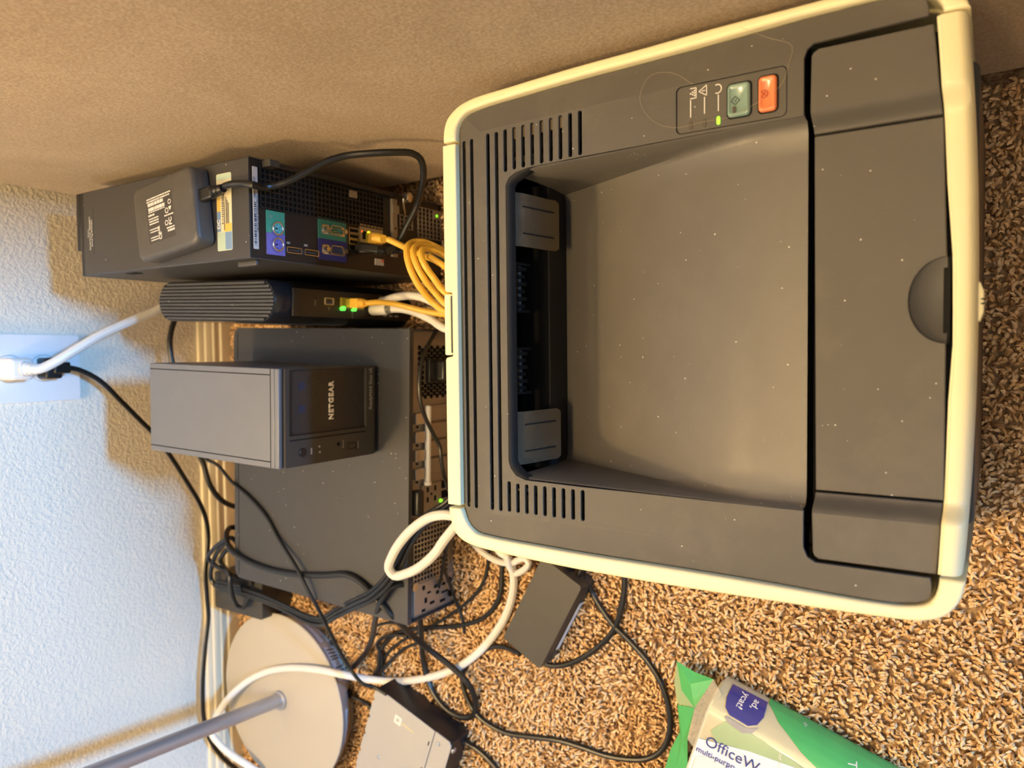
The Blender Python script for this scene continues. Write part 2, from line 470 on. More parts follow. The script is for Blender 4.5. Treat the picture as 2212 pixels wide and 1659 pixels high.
def pillow(name, outer, m, parent, ztop, zbot, r, world=True, steps=4):
    """solid over a plan outline whose top edge is rounded with radius r"""
    V = []; F = []; k = len(outer)
    rings = [(0.0, zbot), (0.0, ztop-r)] + [(r*(1-math.cos(math.pi/2*i/steps)), ztop-r+r*math.sin(math.pi/2*i/steps)) for i in range(1, steps+1)]
    for o, z in rings: V += [(x, y, z) for x, y in (offset_loop(outer, o) if o else outer)]
    for j in range(len(rings)-1):
        for i in range(k): F.append((j*k+i, j*k+(i+1) % k, (j+1)*k+(i+1) % k, (j+1)*k+i))
    top = [v[:2] for v in V[-k:]]; base = (len(rings)-1)*k
    vs, es, fs, *_ = delaunay_2d_cdt([Vector(p) for p in top], [(i, (i+1) % k) for i in range(k)], [], 0, 1e-9)
    if len(vs) == k:
        mp = {}
        for i, v in enumerate(vs):
            mp[i] = min(range(k), key=lambda q: (Vector(top[q])-v).length_squared)
        for f in fs:
            c = sum((vs[i] for i in f), Vector((0, 0)))/len(f)
            if inside(c, top): F.append(tuple(base+mp[i] for i in f)); 
        F.append(tuple(range(k-1, -1, -1)))
    else: F.append(tuple(base+i for i in range(k)))
    return link(name, mesh_of(name, V, F), m, parent, world=world, angle=50)

# ------------------------------------------------------------------ the room
fl = box_obj('floor', -2.2, 1.6, -2.4, 1.0, -0.06, 0.0, 'carpet_base', smooth=False); tag(fl, 'tan carpeted floor of the room', kind='structure')
wl = box_obj('wall_back', -2.2, 1.6, 1.004, 1.10, -0.06, 2.45, 'wall_paint', smooth=False); tag(wl, 'off-white wall with sprayed texture behind the computers', kind='structure')

ce = box_obj('ceiling', -2.2, 1.6, -2.4, 1.10, 2.452, 2.55, 'ceiling_paint', smooth=False); tag(ce, 'plain cream ceiling of the room', kind='structure')
def assumed_ceiling_lamp():  # unseen lamp, assumed as a second source of warm light
    x, y = -0.25, 0.30
    T = thing('assumed_ceiling_lamp', 'round frosted ceiling lamp assumed above the carpet, outside the picture', 'lamp', (x, y, 2.452))
    V = []; F = []; n = 32
    prof = [(0.001, -0.10), (0.06, -0.094), (0.10, -0.075), (0.13, -0.045), (0.135, -0.022)]
    for r, z in prof:
        for i in range(n): V.append((r*math.cos(2*math.pi*i/n), r*math.sin(2*math.pi*i/n), z))
    for j in range(len(prof)-1):
        for i in range(n): F.append((j*n+i, j*n+(i+1) % n, (j+1)*n+(i+1) % n, (j+1)*n+i))
    link('glass_bowl', mesh_of('glass_bowl', V, F), 'glass_glow', T)
    MB().cyl((0, 0, -0.024), 0.145, 0.023, n=36).build('mount', 'lamp_rim', T)
    l = bpy.data.lights.new('assumed_ceiling_light', 'POINT'); l.energy = CEILING_POWER; l.color = LAMP_COLOR; l.shadow_soft_size = 0.10
    o = bpy.data.objects.new('assumed_ceiling_light', l); COL.objects.link(o); o.location = (x, y, 2.452-0.22)
assumed_ceiling_lamp()

def baseboard():
    prof = [(1.004, 0.0), (0.9905, 0.0), (0.9905, 0.022), (0.9915, 0.0235), (0.9935, 0.0245), (0.9935, 0.030), (0.9925, 0.0315), (0.9925, 0.0345),
            (0.9945, 0.0365), (0.9950, 0.042), (0.9962, 0.0455), (0.9985, 0.0475), (0.9990, 0.0535), (1.0000, 0.0555), (1.004, 0.0560)]
    n = len(prof); V = [(-2.2, y, z) for y, z in prof] + [(1.6, y, z) for y, z in prof]
    F = [(i, i+1, n+i+1, n+i) for i in range(n-1)] + [tuple(range(n)), tuple(range(2*n-1, n-1, -1))]
    o = link('baseboard_back', mesh_of('baseboard_back', V, F), 'baseboard_paint', angle=25)
    tag(o, 'cream moulded baseboard along the foot of the wall', kind='structure')
baseboard()

def carpet_pile():
    """every tuft of the frieze carpet is a little bent yarn"""
    rng = np.random.default_rng(11)
    pitch = 0.0040
    gx, gy = np.meshgrid(np.arange(-0.98, 0.24, pitch), np.arange(-0.30, 0.989, pitch))
    X = gx.ravel() + rng.uniform(-.5, .5, gx.size)*pitch*1.1
    Y = gy.ravel() + rng.uniform(-.5, .5, gx.size)*pitch*1.1
    keep = np.ones(X.size, bool)
    def drop(x0, x1, y0, y1):
        keep[:] &= ~((X > x0) & (X < x1) & (Y > y0) & (Y < y1))
    drop(-0.135, 0.185, 0.03, 0.35); drop(-0.29, 0.02, 0.58, 0.85); drop(0.095, 0.18, 0.59, 0.86)
    drop(0.045, 0.08, 0.645, 0.83); drop(0.215, 1, -1, 2)
    keep &= ~(np.hypot(X+0.491, Y-0.854) < 0.100)
    keep &= ~((X < -0.80) & (rng.random(X.size) < 0.5))
    X = X[keep]; Y = Y[keep]; n = X.size
    a = 2.4*np.sin(X*23+np.sin(Y*31))+2.0*np.sin(Y*27-X*13)+rng.normal(0, 1.0, n); lean = rng.uniform(0.0025, 0.0075, n); hgt = rng.uniform(0.0042, 0.0082, n)
    curl = rng.normal(0, 0.9, n); rad = rng.uniform(0.00135, 0.0020, n)
    S = np.array([0.0, 0.4, 0.75, 1.0]); nr = len(S); ns = 4
    V = np.zeros((n, nr*ns+1, 3), np.float32)
    for k, s in enumerate(S):
        ang = a + curl*s
        cx = X + lean*s**1.3*np.cos(ang); cy = Y + lean*s**1.3*np.sin(ang)
        cz = hgt*(1-(1-s)**1.7)
        r = rad*(1.0, 1.12, 1.0, 0.62)[k]
        for j in range(ns):
            t = 2*np.pi*j/ns + s*2.4 + a
            V[:, k*ns+j, 0] = cx + r*np.cos(t); V[:, k*ns+j, 1] = cy + r*np.sin(t); V[:, k*ns+j, 2] = cz + r*0.5*np.sin(t+1.0)*s
    ang = a + curl*1.1
    V[:, -1, 0] = X + lean*1.15*np.cos(ang); V[:, -1, 1] = Y + lean*1.15*np.sin(ang); V[:, -1, 2] = hgt + 0.0004
    fq = []
    for k in range(nr-1):
        for j in range(ns): fq.append((k*ns+j, k*ns+(j+1) % ns, (k+1)*ns+(j+1) % ns, (k+1)*ns+j))
    ft = [((nr-1)*ns+j, (nr-1)*ns+(j+1) % ns, nr*ns) for j in range(ns)]
    base = (np.arange(n)*(nr*ns+1))[:, None, None]
    q = (np.array(fq)[None] + base).reshape(-1, 4); t3 = (np.array(ft)[None] + base).reshape(-1, 3)
    loops = np.concatenate([q.ravel(), t3.ravel()]).astype(np.int32)
    starts = np.concatenate([np.arange(len(q))*4, len(q)*4 + np.arange(len(t3))*3]).astype(np.int32)
    me = bpy.data.meshes.new('carpet_pile')
    me.vertices.add(n*(nr*ns+1)); me.vertices.foreach_set('co', V.ravel())
    me.loops.add(len(loops)); me.loops.foreach_set('vertex_index', loops)
    me.polygons.add(len(starts)); me.polygons.foreach_set('loop_start', starts)
    me.update(calc_edges=True)
    me.polygons.foreach_set('use_smooth', np.ones(len(starts), bool))
    # yarn colour: tan to light brown, patchy, with some dark flecks
    pal = np.array([(0.82, 0.54, 0.275), (0.90, 0.63, 0.36), (0.70, 0.43, 0.20), (0.42, 0.23, 0.10)])
    w = np.sin(X*37+Y*11)*np.sin(Y*29-X*17)
    pick = np.clip((rng.random(n)*3.2 - 0.35*w), 0, 3.0).astype(int)
    c = pal[pick]*rng.uniform(0.85, 1.12, (n, 1))
    col = np.ones((n, nr*ns+1, 4), np.float32); col[:, :, :3] = c[:, None, :]
    at = me.color_attributes.new('yarn', 'FLOAT_COLOR', 'POINT'); at.data.foreach_set('color', col.ravel())
    me.materials.append(MAT['carpet_yarn'])
    o = bpy.data.objects.new('carpet_pile', me); COL.objects.link(o)
    tag(o, 'tan and brown twisted carpet pile covering the floor', 'carpet', kind='stuff')
    return n
carpet_pile()

# ------------------------------------------------------------------ sofa
def sofa():
    t = thing('sofa', 'brown suede sofa arm rising beside the printer and the black tower', 'sofa', (0.38, 0.2, 0.0), 0.011)
    def cushion(name, x0, x1, y0, y1, z0, z1, r, lab=None):
        o = box_obj(name, x0, x1, y0, y1, z0, z1, 'suede', t, bevel=r, segs=5)
        if lab: o['label'] = lab
        return o
    cushion('arm', -0.172, 0.07, -0.42, 0.775, 0.030, 0.66, 0.022)
    cushion('seat_base', 0.072, 0.95, -0.40, 0.76, 0.035, 0.30, 0.03)
    cushion('seat_cushion', 0.075, 0.95, -0.42, 0.45, 0.302, 0.46, 0.05)
    cushion('backrest', 0.075, 0.95, 0.46, 0.77, 0.302, 0.85, 0.07)
    for x in (-0.12, 0.88):
        for y in (-0.36, 0.70):
            MB().cyl((x, y, 0.0), 0.018, 0.036, n=16, r2=0.024).build('foot', 'inner_black', t)
sofa()

# ------------------------------------------------------------------ low cabinet added out of view to shade the printer from the assumed cool light
def blocker():
    T = thing('light_blocker', 'low brown wooden cabinet added behind the camera, unseen, to keep the assumed cool light off the printer', 'blocker', (0.365, -1.00, 0))
    box_obj('carcass', -0.25, 0.25, -0.20, 0.235, 0.05, 0.568, 'blocker_wood', T, bevel=0.002)
    box_obj('top_board', -0.26, 0.26, -0.21, 0.26, 0.570, 0.592, 'blocker_wood', T, bevel=0.003)
    for s in (-1, 1):
        d = box_obj('door', min(s*0.004, s*0.244), max(s*0.004, s*0.244), -0.218, -0.202, 0.07, 0.555, 'blocker_wood', T, bevel=0.002)
        MB().cyl((s*0.03, -0.240, 0.33), 0.011, 0.022, axis=1, n=18).build('knob', 'nickel', d)
    for x in (-0.22, 0.22):
        for y in (-0.17, 0.20): MB().cyl((x, y, 0), 0.016, 0.049, n=14).build('foot', 'blocker_wood', T)
blocker()

# ------------------------------------------------------------------ laser printer
def printer():
    T = thing('laser_printer', 'large dark grey laser printer with ivory rim and paper output tray on carpet', 'printer', (0.0235, 0.19, 0.0))
    W = dict(world=True)
    ZT = 0.275
    # lower body
    core = [(-0.143, 0.020), (0.190, 0.020), (0.194, 0.10), (0.192, 0.19), (0.187, 0.30), (0.178, 0.350), (-0.134, 0.350), (-0.142, 0.30), (-0.146, 0.19), (-0.146, 0.08)]
    plate('lower_body', core, 'dark_grey', T, ztop=0.165, zbot=0.004, bevel=0.004, **W)
    plate('front_panel', rrect(-0.105, 0.165, 0.0108, 0.030, 0.006), 'dark_grey', T, ztop=0.2285, zbot=0.012, bevel=0.002, **W)
    for x in (-0.12, 0.165):
        for y in (0.05, 0.32):
            MB().cyl((x, y, 0.0), 0.012, 0.006).build('rubber_foot', 'inner_black', T, **W)
    # ivory rim: right side, left side, rear door
    R = [(.1632,.3640),(.172,.3635),(.181,.360),(.188,.351),(.192,.338),(.1945,.30),(.197,.25),(.1985,.194),(.2000,.15),(.2006,.107),(.2008,.06),(.1985,.036),(.193,.0235),(.186,.0175),(.1785,.0145),
         (.1785,.0265),(.1840,.0280),(.1895,.0330),(.1935,.045),(.1945,.06),(.1943,.107),(.1925,.15),(.191,.194),(.1902,.23),(.189,.261),(.187,.30),(.185,.329),(.182,.3435),(.1735,.351),(.1632,.352)]
    L = [(-.1215,.3640),(-.130,.3625),(-.140,.359),(-.146,.352),(-.1495,.340),(-.152,.312),(-.1535,.28),(-.1545,.249),(-.1550,.20),(-.1548,.163),(-.1540,.106),(-.1530,.056),(-.1515,.034),(-.147,.023),(-.138,.016),(-.126,.0130),
         (-.126,.0255),(-.1325,.0262),(-.1405,.030),(-.1442,.041),(-.1452,.055),(-.1445,.106),(-.1438,.15),(-.1435,.195),(-.1433,.242),(-.1425,.28),(-.141,.324),(-.139,.3385),(-.1315,.347),(-.1215,.352)]
    R = soft(R[:15]) + soft(R[15:]); L = soft(L[:16]) + soft(L[16:])
    pillow('side_rim', R, 'ivory_plastic', T, ZT, 0.045, 0.0024)
    pillow('side_rim', L, 'ivory_plastic', T, ZT, 0.045, 0.0024)
    rear = [(-.1192,.3645),(-.0045,.3645),(-.0030,.3630),(-.0022,.3575),(.0472,.3575),(.0480,.3630),(.0495,.3645),(.1612,.3645),(.1612,.352),(-.1192,.352)]
    plate('rear_door', rear, 'ivory_plastic', T, ztop=ZT-0.0004, zbot=0.06, bevel=0.0012, **W)
    lt = plate('rear_latch', rrect(-.0012, .0462, .3582, .3655, .0012), 'ivory_plastic', T, ztop=ZT-0.0016, zbot=0.235, bevel=0.001, **W)
    box_obj('latch_groove', .0005, .0448, .3580, .3592, ZT-0.020, ZT-0.0010, 'dark_grey', lt, **W)

    # top cover: a U-shaped deck round the output tray, slotted, falling away to the rim
    deck = [(-.0963,.0968),(-.1185,.0968),(-.1240,.0945),(-.1268,.0900),(-.1268,.0300),(-.1350,.0292),(-.1395,.0310),(-.1428,.0420),(-.1440,.055),(-.1435,.106),(-.1428,.15),(-.1425,.195),(-.1422,.242),(-.1413,.285),(-.140,.324),(-.138,.338),(-.131,.346),(-.118,.3512),
            (.162,.3512),(.173,.350),(.181,.343),(.184,.329),(.186,.295),(.188,.261),(.1900,.194),(.1915,.15),(.1932,.107),(.1933,.060),(.1925,.046),(.1888,.0360),(.1830,.0338),(.1788,.0338),(.1778,.0920),(.1750,.0958),(.1700,.0975),(.1368,.0975),
            (.1366,.15),(.1360,.195),(.1352,.245),(.1338,.288),(.1318,.2985),(.1285,.3045),(.1235,.3070),(-.0815,.3070),(-.0865,.3050),(-.0915,.3005),(-.0942,.292),(-.0952,.245),(-.0955,.195),(-.0960,.15)]
    deck = deck[:4] + soft(deck[4:18], .004) + soft(deck[18:32], .004) + deck[32:]
    DZ = 0.2735
    def dz(x, y):
        d = max(0.0, (y-0.3300)/0.021, (x-(0.1665+(0.330-y)*0.020))/0.0185, ((-0.1230-(0.330-y)*0.006)-x)/0.0175)
        # the crease runs out towards the front
        k = 1.0 if y > 0.12 else max(0.25, (y-0.02)/0.10)
        return DZ - 0.0034*min(d, 1.25)*k
    def slot(x0, x1, y, w=0.0030): return rrect(x0, x1, y-w/2, y+w/2, w*0.42, 3)
    holes = [slot(-.1200, .1630, .3465, .0033), slot(-.1200, .1630, .3385, .0033), slot(-.1195, .1640, .3225, .0030), slot(-.1195, .1640, .3148, .0030)]
    short = []
    for i in range(9):
        y = .3070 - i*(.0620/8)
        short.append((.1640+i*.0003, y)); holes.append(slot(.1340+i*.0003 if i > 0 else .1335, .1645+i*.0003, y, .0029))
        holes.append(slot(-.1192, -.0975 if i else -.0965, y, .0029))
    cp = rrect(.1385, .1685, .1070, .1755, .0035)
    holes.append(cp)
    cuts = [[(-.1230, .3300), (.1665, .3300)], [(.1665, .3300), (.1710, .105)], [(-.1230, .3300), (-.1245, .105)], [(.1665, .3300), (.186, .3515)], [(-.1230, .3300), (-.142, .351)]]
    cover = plate('top_cover', deck, 'deck_plastic', T, holes=holes, ztop=dz, zbot=lambda x, y: dz(x, y)-0.0030, cuts=cuts, bevel=0.0005, angle=10, **W)
    # bits of carriage showing pale through the slots
    mb = MB()
    for x, y in short[1:7]:
        mb.box(x-.0075, x, y-.0013, y+.0013, DZ-.006, DZ-.0022)
    mb.build('slot_filler', 'guide_plastic', cover, **W)
    plate('inner_frame', [(-.140,.098),(-.140,.345),(.186,.345),(.190,.098),(.150,.098),(.150,.316),(-.108,.316),(-.108,.098)], 'inner_black', T, ztop=0.262, zbot=0.25, **W)

    # output tray: side walls, falling floor, lower rear wall
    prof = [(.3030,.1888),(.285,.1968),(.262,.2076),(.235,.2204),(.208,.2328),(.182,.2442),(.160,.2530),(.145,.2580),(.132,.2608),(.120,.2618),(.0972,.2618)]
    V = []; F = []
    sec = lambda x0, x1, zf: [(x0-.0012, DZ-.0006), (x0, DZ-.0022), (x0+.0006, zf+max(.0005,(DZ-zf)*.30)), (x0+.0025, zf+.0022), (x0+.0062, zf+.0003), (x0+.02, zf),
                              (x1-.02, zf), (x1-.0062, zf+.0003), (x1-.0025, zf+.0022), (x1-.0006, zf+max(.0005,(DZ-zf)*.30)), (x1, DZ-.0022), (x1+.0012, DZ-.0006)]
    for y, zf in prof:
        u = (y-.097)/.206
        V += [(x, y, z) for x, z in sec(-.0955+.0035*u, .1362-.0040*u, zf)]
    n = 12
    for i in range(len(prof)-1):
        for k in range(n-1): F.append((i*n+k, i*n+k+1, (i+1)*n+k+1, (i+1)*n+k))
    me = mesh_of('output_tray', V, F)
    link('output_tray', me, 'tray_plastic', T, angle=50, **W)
    # throat behind the tray, lip above it
    mb = MB()
    mb.box(-.0925, .1330, .3028, .3050, .1885, .2170)
    mb.build('tray_rear_wall', 'lip_plastic', T, **W)
    lipV = []; lipP = [(.3078, .2735), (.3055, .2733), (.3040, .2722), (.3034, .2700), (.3034, .2655), (.3060, .2645), (.3080, .2645)]
    def lip_path(o):   # follows the rounded back of the opening
        o2 = o*.35
        return [(-.0952, .268), (-.0945+o2, .288), (-.0915+o, .3000-o), (-.0862+o*.6, .3046-o), (-.0810, .3066-o), (.1230, .3066-o), (.1280-o*.6, .3042-o), (.1314-o, .2982-o), (.1338-o2, .286), (.1346, .268)]
    LV = []; LF = []
    for o, z in ((0.0, .2735), (.0012, .2731), (.0022, .2718), (.0027, .2695), (.0027, .2652), (.0008, .2645)):
        LV += [(x, y, z) for x, y in lip_path(o)]
    for i in range(5):
        for k in range(9): LF.append((i*10+k, i*10+k+1, (i+1)*10+k+1, (i+1)*10+k))
    link('tray_lip', mesh_of('tray_lip', LV, LF), 'lip_plastic', T, angle=60, **W)
    mb = MB()
    mb.box(-.100, .140, .335, .338, .18, .270)       # dark throat
    mb.box(-.100, .140, .305, .338, .205, .2070)
    mb.box(-.103, -.0985, .300, .338, .19, .264); mb.box(.1395, .143, .300, .338, .19, .264)
    mb.build('exit_throat', 'inner_black', T, **W)
    shelf = MB().box(-.094, .1335, .3045, .330, .2165, .2185)
    shelf.build('exit_ledge', 'inner_black', T, **W)
    for x0, x1 in ((.033, .067), (-.030, .002)):
        rl = MB().cyl((x0, .313, .247), .0022, x1-x0, axis=0, n=12).build('exit_roller', 'black_plastic', T, **W)
        mb = MB()
        k = 6
        for i in range(k):
            xx = x0 + (x1-x0)*(i+.25)/k
            mb.cyl((xx, .313, .247), .0062 if i % 2 else .0048, .0028, axis=0, n=14)
        mb.box(x0-.002, x0, .308, .320, .238, .258); mb.box(x1, x1+.002, .308, .320, .238, .258); mb.box(x0-.002, x1+.002, .318, .320, .236, .260)
        mb.build('roller_rings', 'inner_black', rl, **W)
    for x0, x1 in ((.0805, .1205), (-.0855, -.0450)):
        prof2 = [(.3075, .2640), (.3035, .2560), (.3010, .2400), (.2992, .2240), (.2970, .2165), (.2962, .2125)]
        V = []; F = []
        for off in (0.0, .0016):
            for y, z in prof2: V += [(x0 + (.0022 if z < .214 else 0), y+off, z), (x1 - (.0022 if z < .214 else 0), y+off, z)]
        m = len(prof2)
        for s in (0, 1):
            for i in range(m-1):
                a = s*2*m + 2*i; F.append((a, a+1, a+3, a+2))
        for i in range(m-1):
            for e in (0, 1):
                a = 2*i+e; F.append((a, a+2, a+2+2*m, a+2*m))
        F += [(0, 1, 2*m+1, 2*m), (2*m-2, 2*m-1, 4*m-1, 4*m-2)]
        g = link('paper_guide', mesh_of('paper_guide', V, F), 'guide_plastic', T, angle=50, **W)
        mb = MB()
        for xx in (x0+.010, x1-.010):
            V2 = []; 
            mb.add([(xx-.0005, .3030, .2560), (xx+.0005, .3030, .2560), (xx+.0005, .2972, .2185), (xx-.0005, .2972, .2185), (xx-.0005, .3060, .2560), (xx+.0005, .3060, .2560), (xx+.0005, .2992, .2185), (xx-.0005, .2992, .2185)],
                   [(0, 1, 2, 3), (7, 6, 5, 4), (0, 4, 5, 1), (1, 5, 6, 2), (2, 6, 7, 3), (3, 7, 4, 0)])
        mb.build('guide_rib', 'lip_plastic', g, **W)

    # front door: raised side pieces, lower middle flap with finger notch
    LO = 0.2618
    def cz(x):
        if x > .02: s = smooth01((x-.1285)/.0110)
        else: s = smooth01((-.0868-x)/.0105)
        return LO + (DZ-LO)*s
    cutR = [[(x, .02), (x, .10)] for x in (.1300, .1315, .1330, .1345, .1360, .1375, .1392)]
    cutL = [[(x, .02), (x, .10)] for x in (-.0882, -.0896, -.0910, -.0925, -.0940, -.0955, -.0970)]
    dR = [(.1282,.0272),(.1500,.0290),(.1738,.0312),(.1738,.0895),(.1722,.0922),(.1695,.0935),(.1282,.0940)]
    dL = [(-.0866,.0250),(-.1050,.0256),(-.1243,.0270),(-.1243,.0880),(-.1228,.0903),(-.1200,.0913),(-.0866,.0922)]
    for d, c in ((dR, cutR), (dL, cutL)):
        plate('door_side', d, 'deck_plastic', T, ztop=lambda x, y: cz(x), zbot=LO-.012, cuts=c, bevel=0.0006, angle=30, **W)
    notch = [(.0265 + .0238*math.cos(math.radians(a)), .0242 + .0190*math.sin(math.radians(a))) for a in range(0, 181, 9)]
    flap = [(-.0852,.0245)] + list(reversed([(x, max(y, .0245)) for x, y in notch])) + [(.1268,.0268),(.1268,.0938),(-.0852,.0920)]
    fo = plate('paper_flap', flap, 'deck_plastic', T, ztop=LO, zbot=LO-.0065, bevel=0.0006, **W)
    # dished finger well under the notch
    V = [(.0265, .0250, LO-.0072)]; F = []
    rings = [(.35, -.0068), (.7, -.0055), (1.0, -.0030), (1.03, -.0064)]
    for rr, dzv in rings:
        for a in range(0, 181, 9): V.append((.0265+.0242*rr*math.cos(math.radians(a)), .0242+.0194*rr*math.sin(math.radians(a)), LO+dzv))
    k = 21
    for i in range(k-1): F.append((0, 1+i, 2+i))
    for j in range(3):
        for i in range(k-1): F.append((1+j*k+i, 1+j*k+i+1, 1+(j+1)*k+i+1, 1+(j+1)*k+i))
    link('finger_well', mesh_of('finger_well', V, F), 'dark_grey', fo, angle=60, **W)
    plate('hinge_shadow_gap', rrect(.0020, .0510, .0228, .0262, .0010), 'inner_black', fo, ztop=LO-.0050, zbot=LO-.02, **W)
    plate('door_core', [(-.127,.0262),(.178,.0262),(.178,.096),(-.127,.096)], 'inner_black', T, ztop=LO-.0125, zbot=.175, **W)

    # ivory front band, dipping in the middle like the door
    xs = [-.1240, -.1225, -.112, -.102] + [-.0985+.0135*i/10 for i in range(11)] + [-.07, -.03, .0015, .02, .04, .0515, .09, .12] + [.1270+.0150*i/10 for i in range(11)] + [.150, .160, .1755, .1770]
    def bz(x):
        s = smooth01((x-.1290)/.0125) if x > .02 else smooth01((-.0860-x)/.0110)
        return .2622 + (ZT-.2622)*s
    def by(x): return .0098 + .0052*abs((x-.0235)/.15)**2.2
    V = []; F = []
    for x in xs:
        z = bz(x); y = by(x)
        yr = .0228 + .225*x*x
        if .001 < x < .0520: yr -= .0016
        V += [(x, yr, z-.012), (x, yr, z-.0016), (x, yr-.0010, z-.0010), (x, yr-.0016, z), (x, y+.0058, z), (x, y+.0036, z-.0008), (x, y+.0017, z-.0028), (x, y+.0005, z-.0062), (x, y, z-.0110), (x, y, .2300), (x, y+.006, .2290)]
    m = 11
    for i in range(len(xs)-1):
        for k in range(m-1): F.append((i*m+k, i*m+k+1, (i+1)*m+k+1, (i+1)*m+k))
    F += [tuple(range(m)), tuple((len(xs)-1)*m+k for k in range(m-1, -1, -1))]
    link('front_band', mesh_of('front_band', V, F), 'ivory_plastic', T, angle=28, **W)
    lat = plate('front_latch', [(.0145,.0105),(.0365,.0105),(.0365,.0088),(.0310,.0070),(.0200,.0070),(.0145,.0088)], 'ivory_plastic', T, ztop=.2505, zbot=.232, bevel=.0006, **W)
    for x in (.0243, .0268):
        box_obj('latch_mark', x-.0004, x+.0004, .0064, .0084, .2490, .2508, 'inner_black', lat, **W)

    # control panel
    z0 = DZ-.0006
    P = plate('control_panel', rrect(.1390, .1680, .1075, .1750, .0032), 'deck_plastic', T, ztop=z0, zbot=z0-.003, bevel=.0003, **W)
    def button(name, x0, x1, y0, y1, m):
        rim = plate('button_rim', rrect(x0-.0009, x1+.0009, y0-.0009, y1+.0009, .0030), 'inner_black', P, ztop=z0+.0001, zbot=z0-.001, **W)
        # domed, dished key
        V = []; F = []
        rings = [(0, 0, -.001), (0, 0, .0014), (.0007, .0007, .0023), (.0016, .0014, .0026), (.0028, .0022, .0017)]
        k = None
        for ax, ay, h in rings:
            loop = rrect(x0+ax, x1-ax, y0+ay, y1-ay, .0024-ax*.5, 4); k = len(loop); V += [(x, y, z0+h) for x, y in loop]
        for j in range(len(rings)-1):
            for i in range(k): F.append((j*k+i, j*k+(i+1) % k, (j+1)*k+(i+1) % k, (j+1)*k+i))
        F.append(tuple((len(rings)-1)*k+i for i in range(k)))
        return link(name, mesh_of(name, V, F), m, P, angle=60, label='glossy green key' if 'green' in m else 'orange key', **W)
    g = button('go_button', .1432, .1632, .1284, .1422, 'button_green')
    o = button('cancel_button', .1430, .1640, .1128, .1234, 'button_orange')
    def leds(x, y, m, par, h=.0):
        return plate('indicator_light', rrect(x-.0026, x+.0026, y-.0011, y+.0011, .00105, 4), m, par, ztop=z0+.0004+h, zbot=z0-.0005, bevel=.0003, **W)
    leds(.1430, .1660, 'led_off', P); leds(.1431, .1570, 'led_off', P); leds(.1431, .1482, 'led_lime', P)
    leds(.1468, .1378, 'led_off', g, .0019)
    zi = z0+.0003
    def bars(name, segs, m, par, w=.0006, z=zi):
        mb = MB()
        for (xa, ya), (xb, yb) in segs:
            d = Vector((xb-xa, yb-ya)); l = d.length; d /= l; nn = Vector((-d.y, d.x))*(w/2)
            q = [(xa+nn.x, ya+nn.y), (xb+nn.x, yb+nn.y), (xb-nn.x, yb-nn.y), (xa-nn.x, ya-nn.y)]
            mb.add([(x, y, z-.0002) for x, y in q] + [(x, y, z) for x, y in q], [(3, 2, 1, 0), (4, 5, 6, 7), (0, 1, 5, 4), (1, 2, 6, 5), (2, 3, 7, 6), (3, 0, 4, 7)])
        return mb.build(name, m, par, **W)
    for y, xa, xb in ((.1660, .1480, .1588), (.1570, .1488, .1592), (.1482, .1488, .1590)):
        bars('pointer_line', [((xa, y), (xb, y))], 'print_white', P)
    # toner (box with dots), attention triangle, ready arc
    y = .1650
    bars('toner_symbol', [((.1597, y+.0013), (.1597, y-.0026)), ((.1597, y-.0026), (.1660, y-.0026)), ((.1660, y-.0026), (.1660, y+.0013))], 'print_white', P, w=.0005)
    mb = MB()
    for r, cnt in ((0, 1), (1, 2), (2, 3)):
        for i in range(cnt): mb.cyl((.16285+(i-(cnt-1)/2)*.0015, y+.0010-r*.0013, zi-.0002), .00052, .0002, n=8)
    mb.build('toner_dots', 'print_white', P, **W)
    tri = [(.1600, .1557), (.1664, .1557), (.1632, .1606)]
    bars('attention_symbol', [(tri[0], tri[1]), (tri[1], tri[2]), (tri[2], tri[0]), ((.1632, .1566), (.1632, .1588))], 'print_white', P, w=.0005)
    arc = [(.1624+.0027*math.cos(math.radians(a)), .1495+.0024*math.sin(math.radians(a))) for a in range(-215, 36, 25)]
    arc = [(.1626+.0027*math.cos(math.radians(a)), .1488+.0025*math.sin(math.radians(a))) for a in range(150, 391, 20)]
    bars('ready_symbol', list(zip(arc, arc[1:])), 'print_white', P, w=.0006)
    dia = [(.1527-.0026, .1372), (.1527, .1346), (.1527+.0026, .1372), (.1527, .1398)]
    bars('go_symbol', list(zip(dia, dia[1:]+dia[:1])) + [((.1518, .1372), (.1536, .1366))], 'print_black', g, w=.00035, z=z0+.0021)
    cr = [(.1533+.0022*math.cos(math.radians(a)), .1200+.0022*math.sin(math.radians(a))) for a in range(0, 361, 24)]
    bars('cancel_symbol', list(zip(cr, cr[1:])) + [((.1521, .1188), (.1545, .1212)), ((.1521, .1212), (.1545, .1188))], 'print_rust', o, w=.00045, z=z0+.0023)
    return T
printer()
hair_pts = [(.196,.134,.2752),(.186,.118,.2752),(.178,.104,.2748),(.168,.106,.2742),(.156,.110,.2762),(.148,.125,.2762),(.143,.140,.2762),(.1435,.157,.2748),(.143,.176,.2746),(.151,.192,.2746),(.166,.200,.2746),(.179,.193,.2746),(.178,.178,.2746),(.168,.164,.2746)]
tag(settle(link('hair_strand', tube_mesh('hair_strand', hair_pts, 0.00008, 5, 0.003), 'hair')), 'fine loose hair lying across the printer buttons', 'hair')

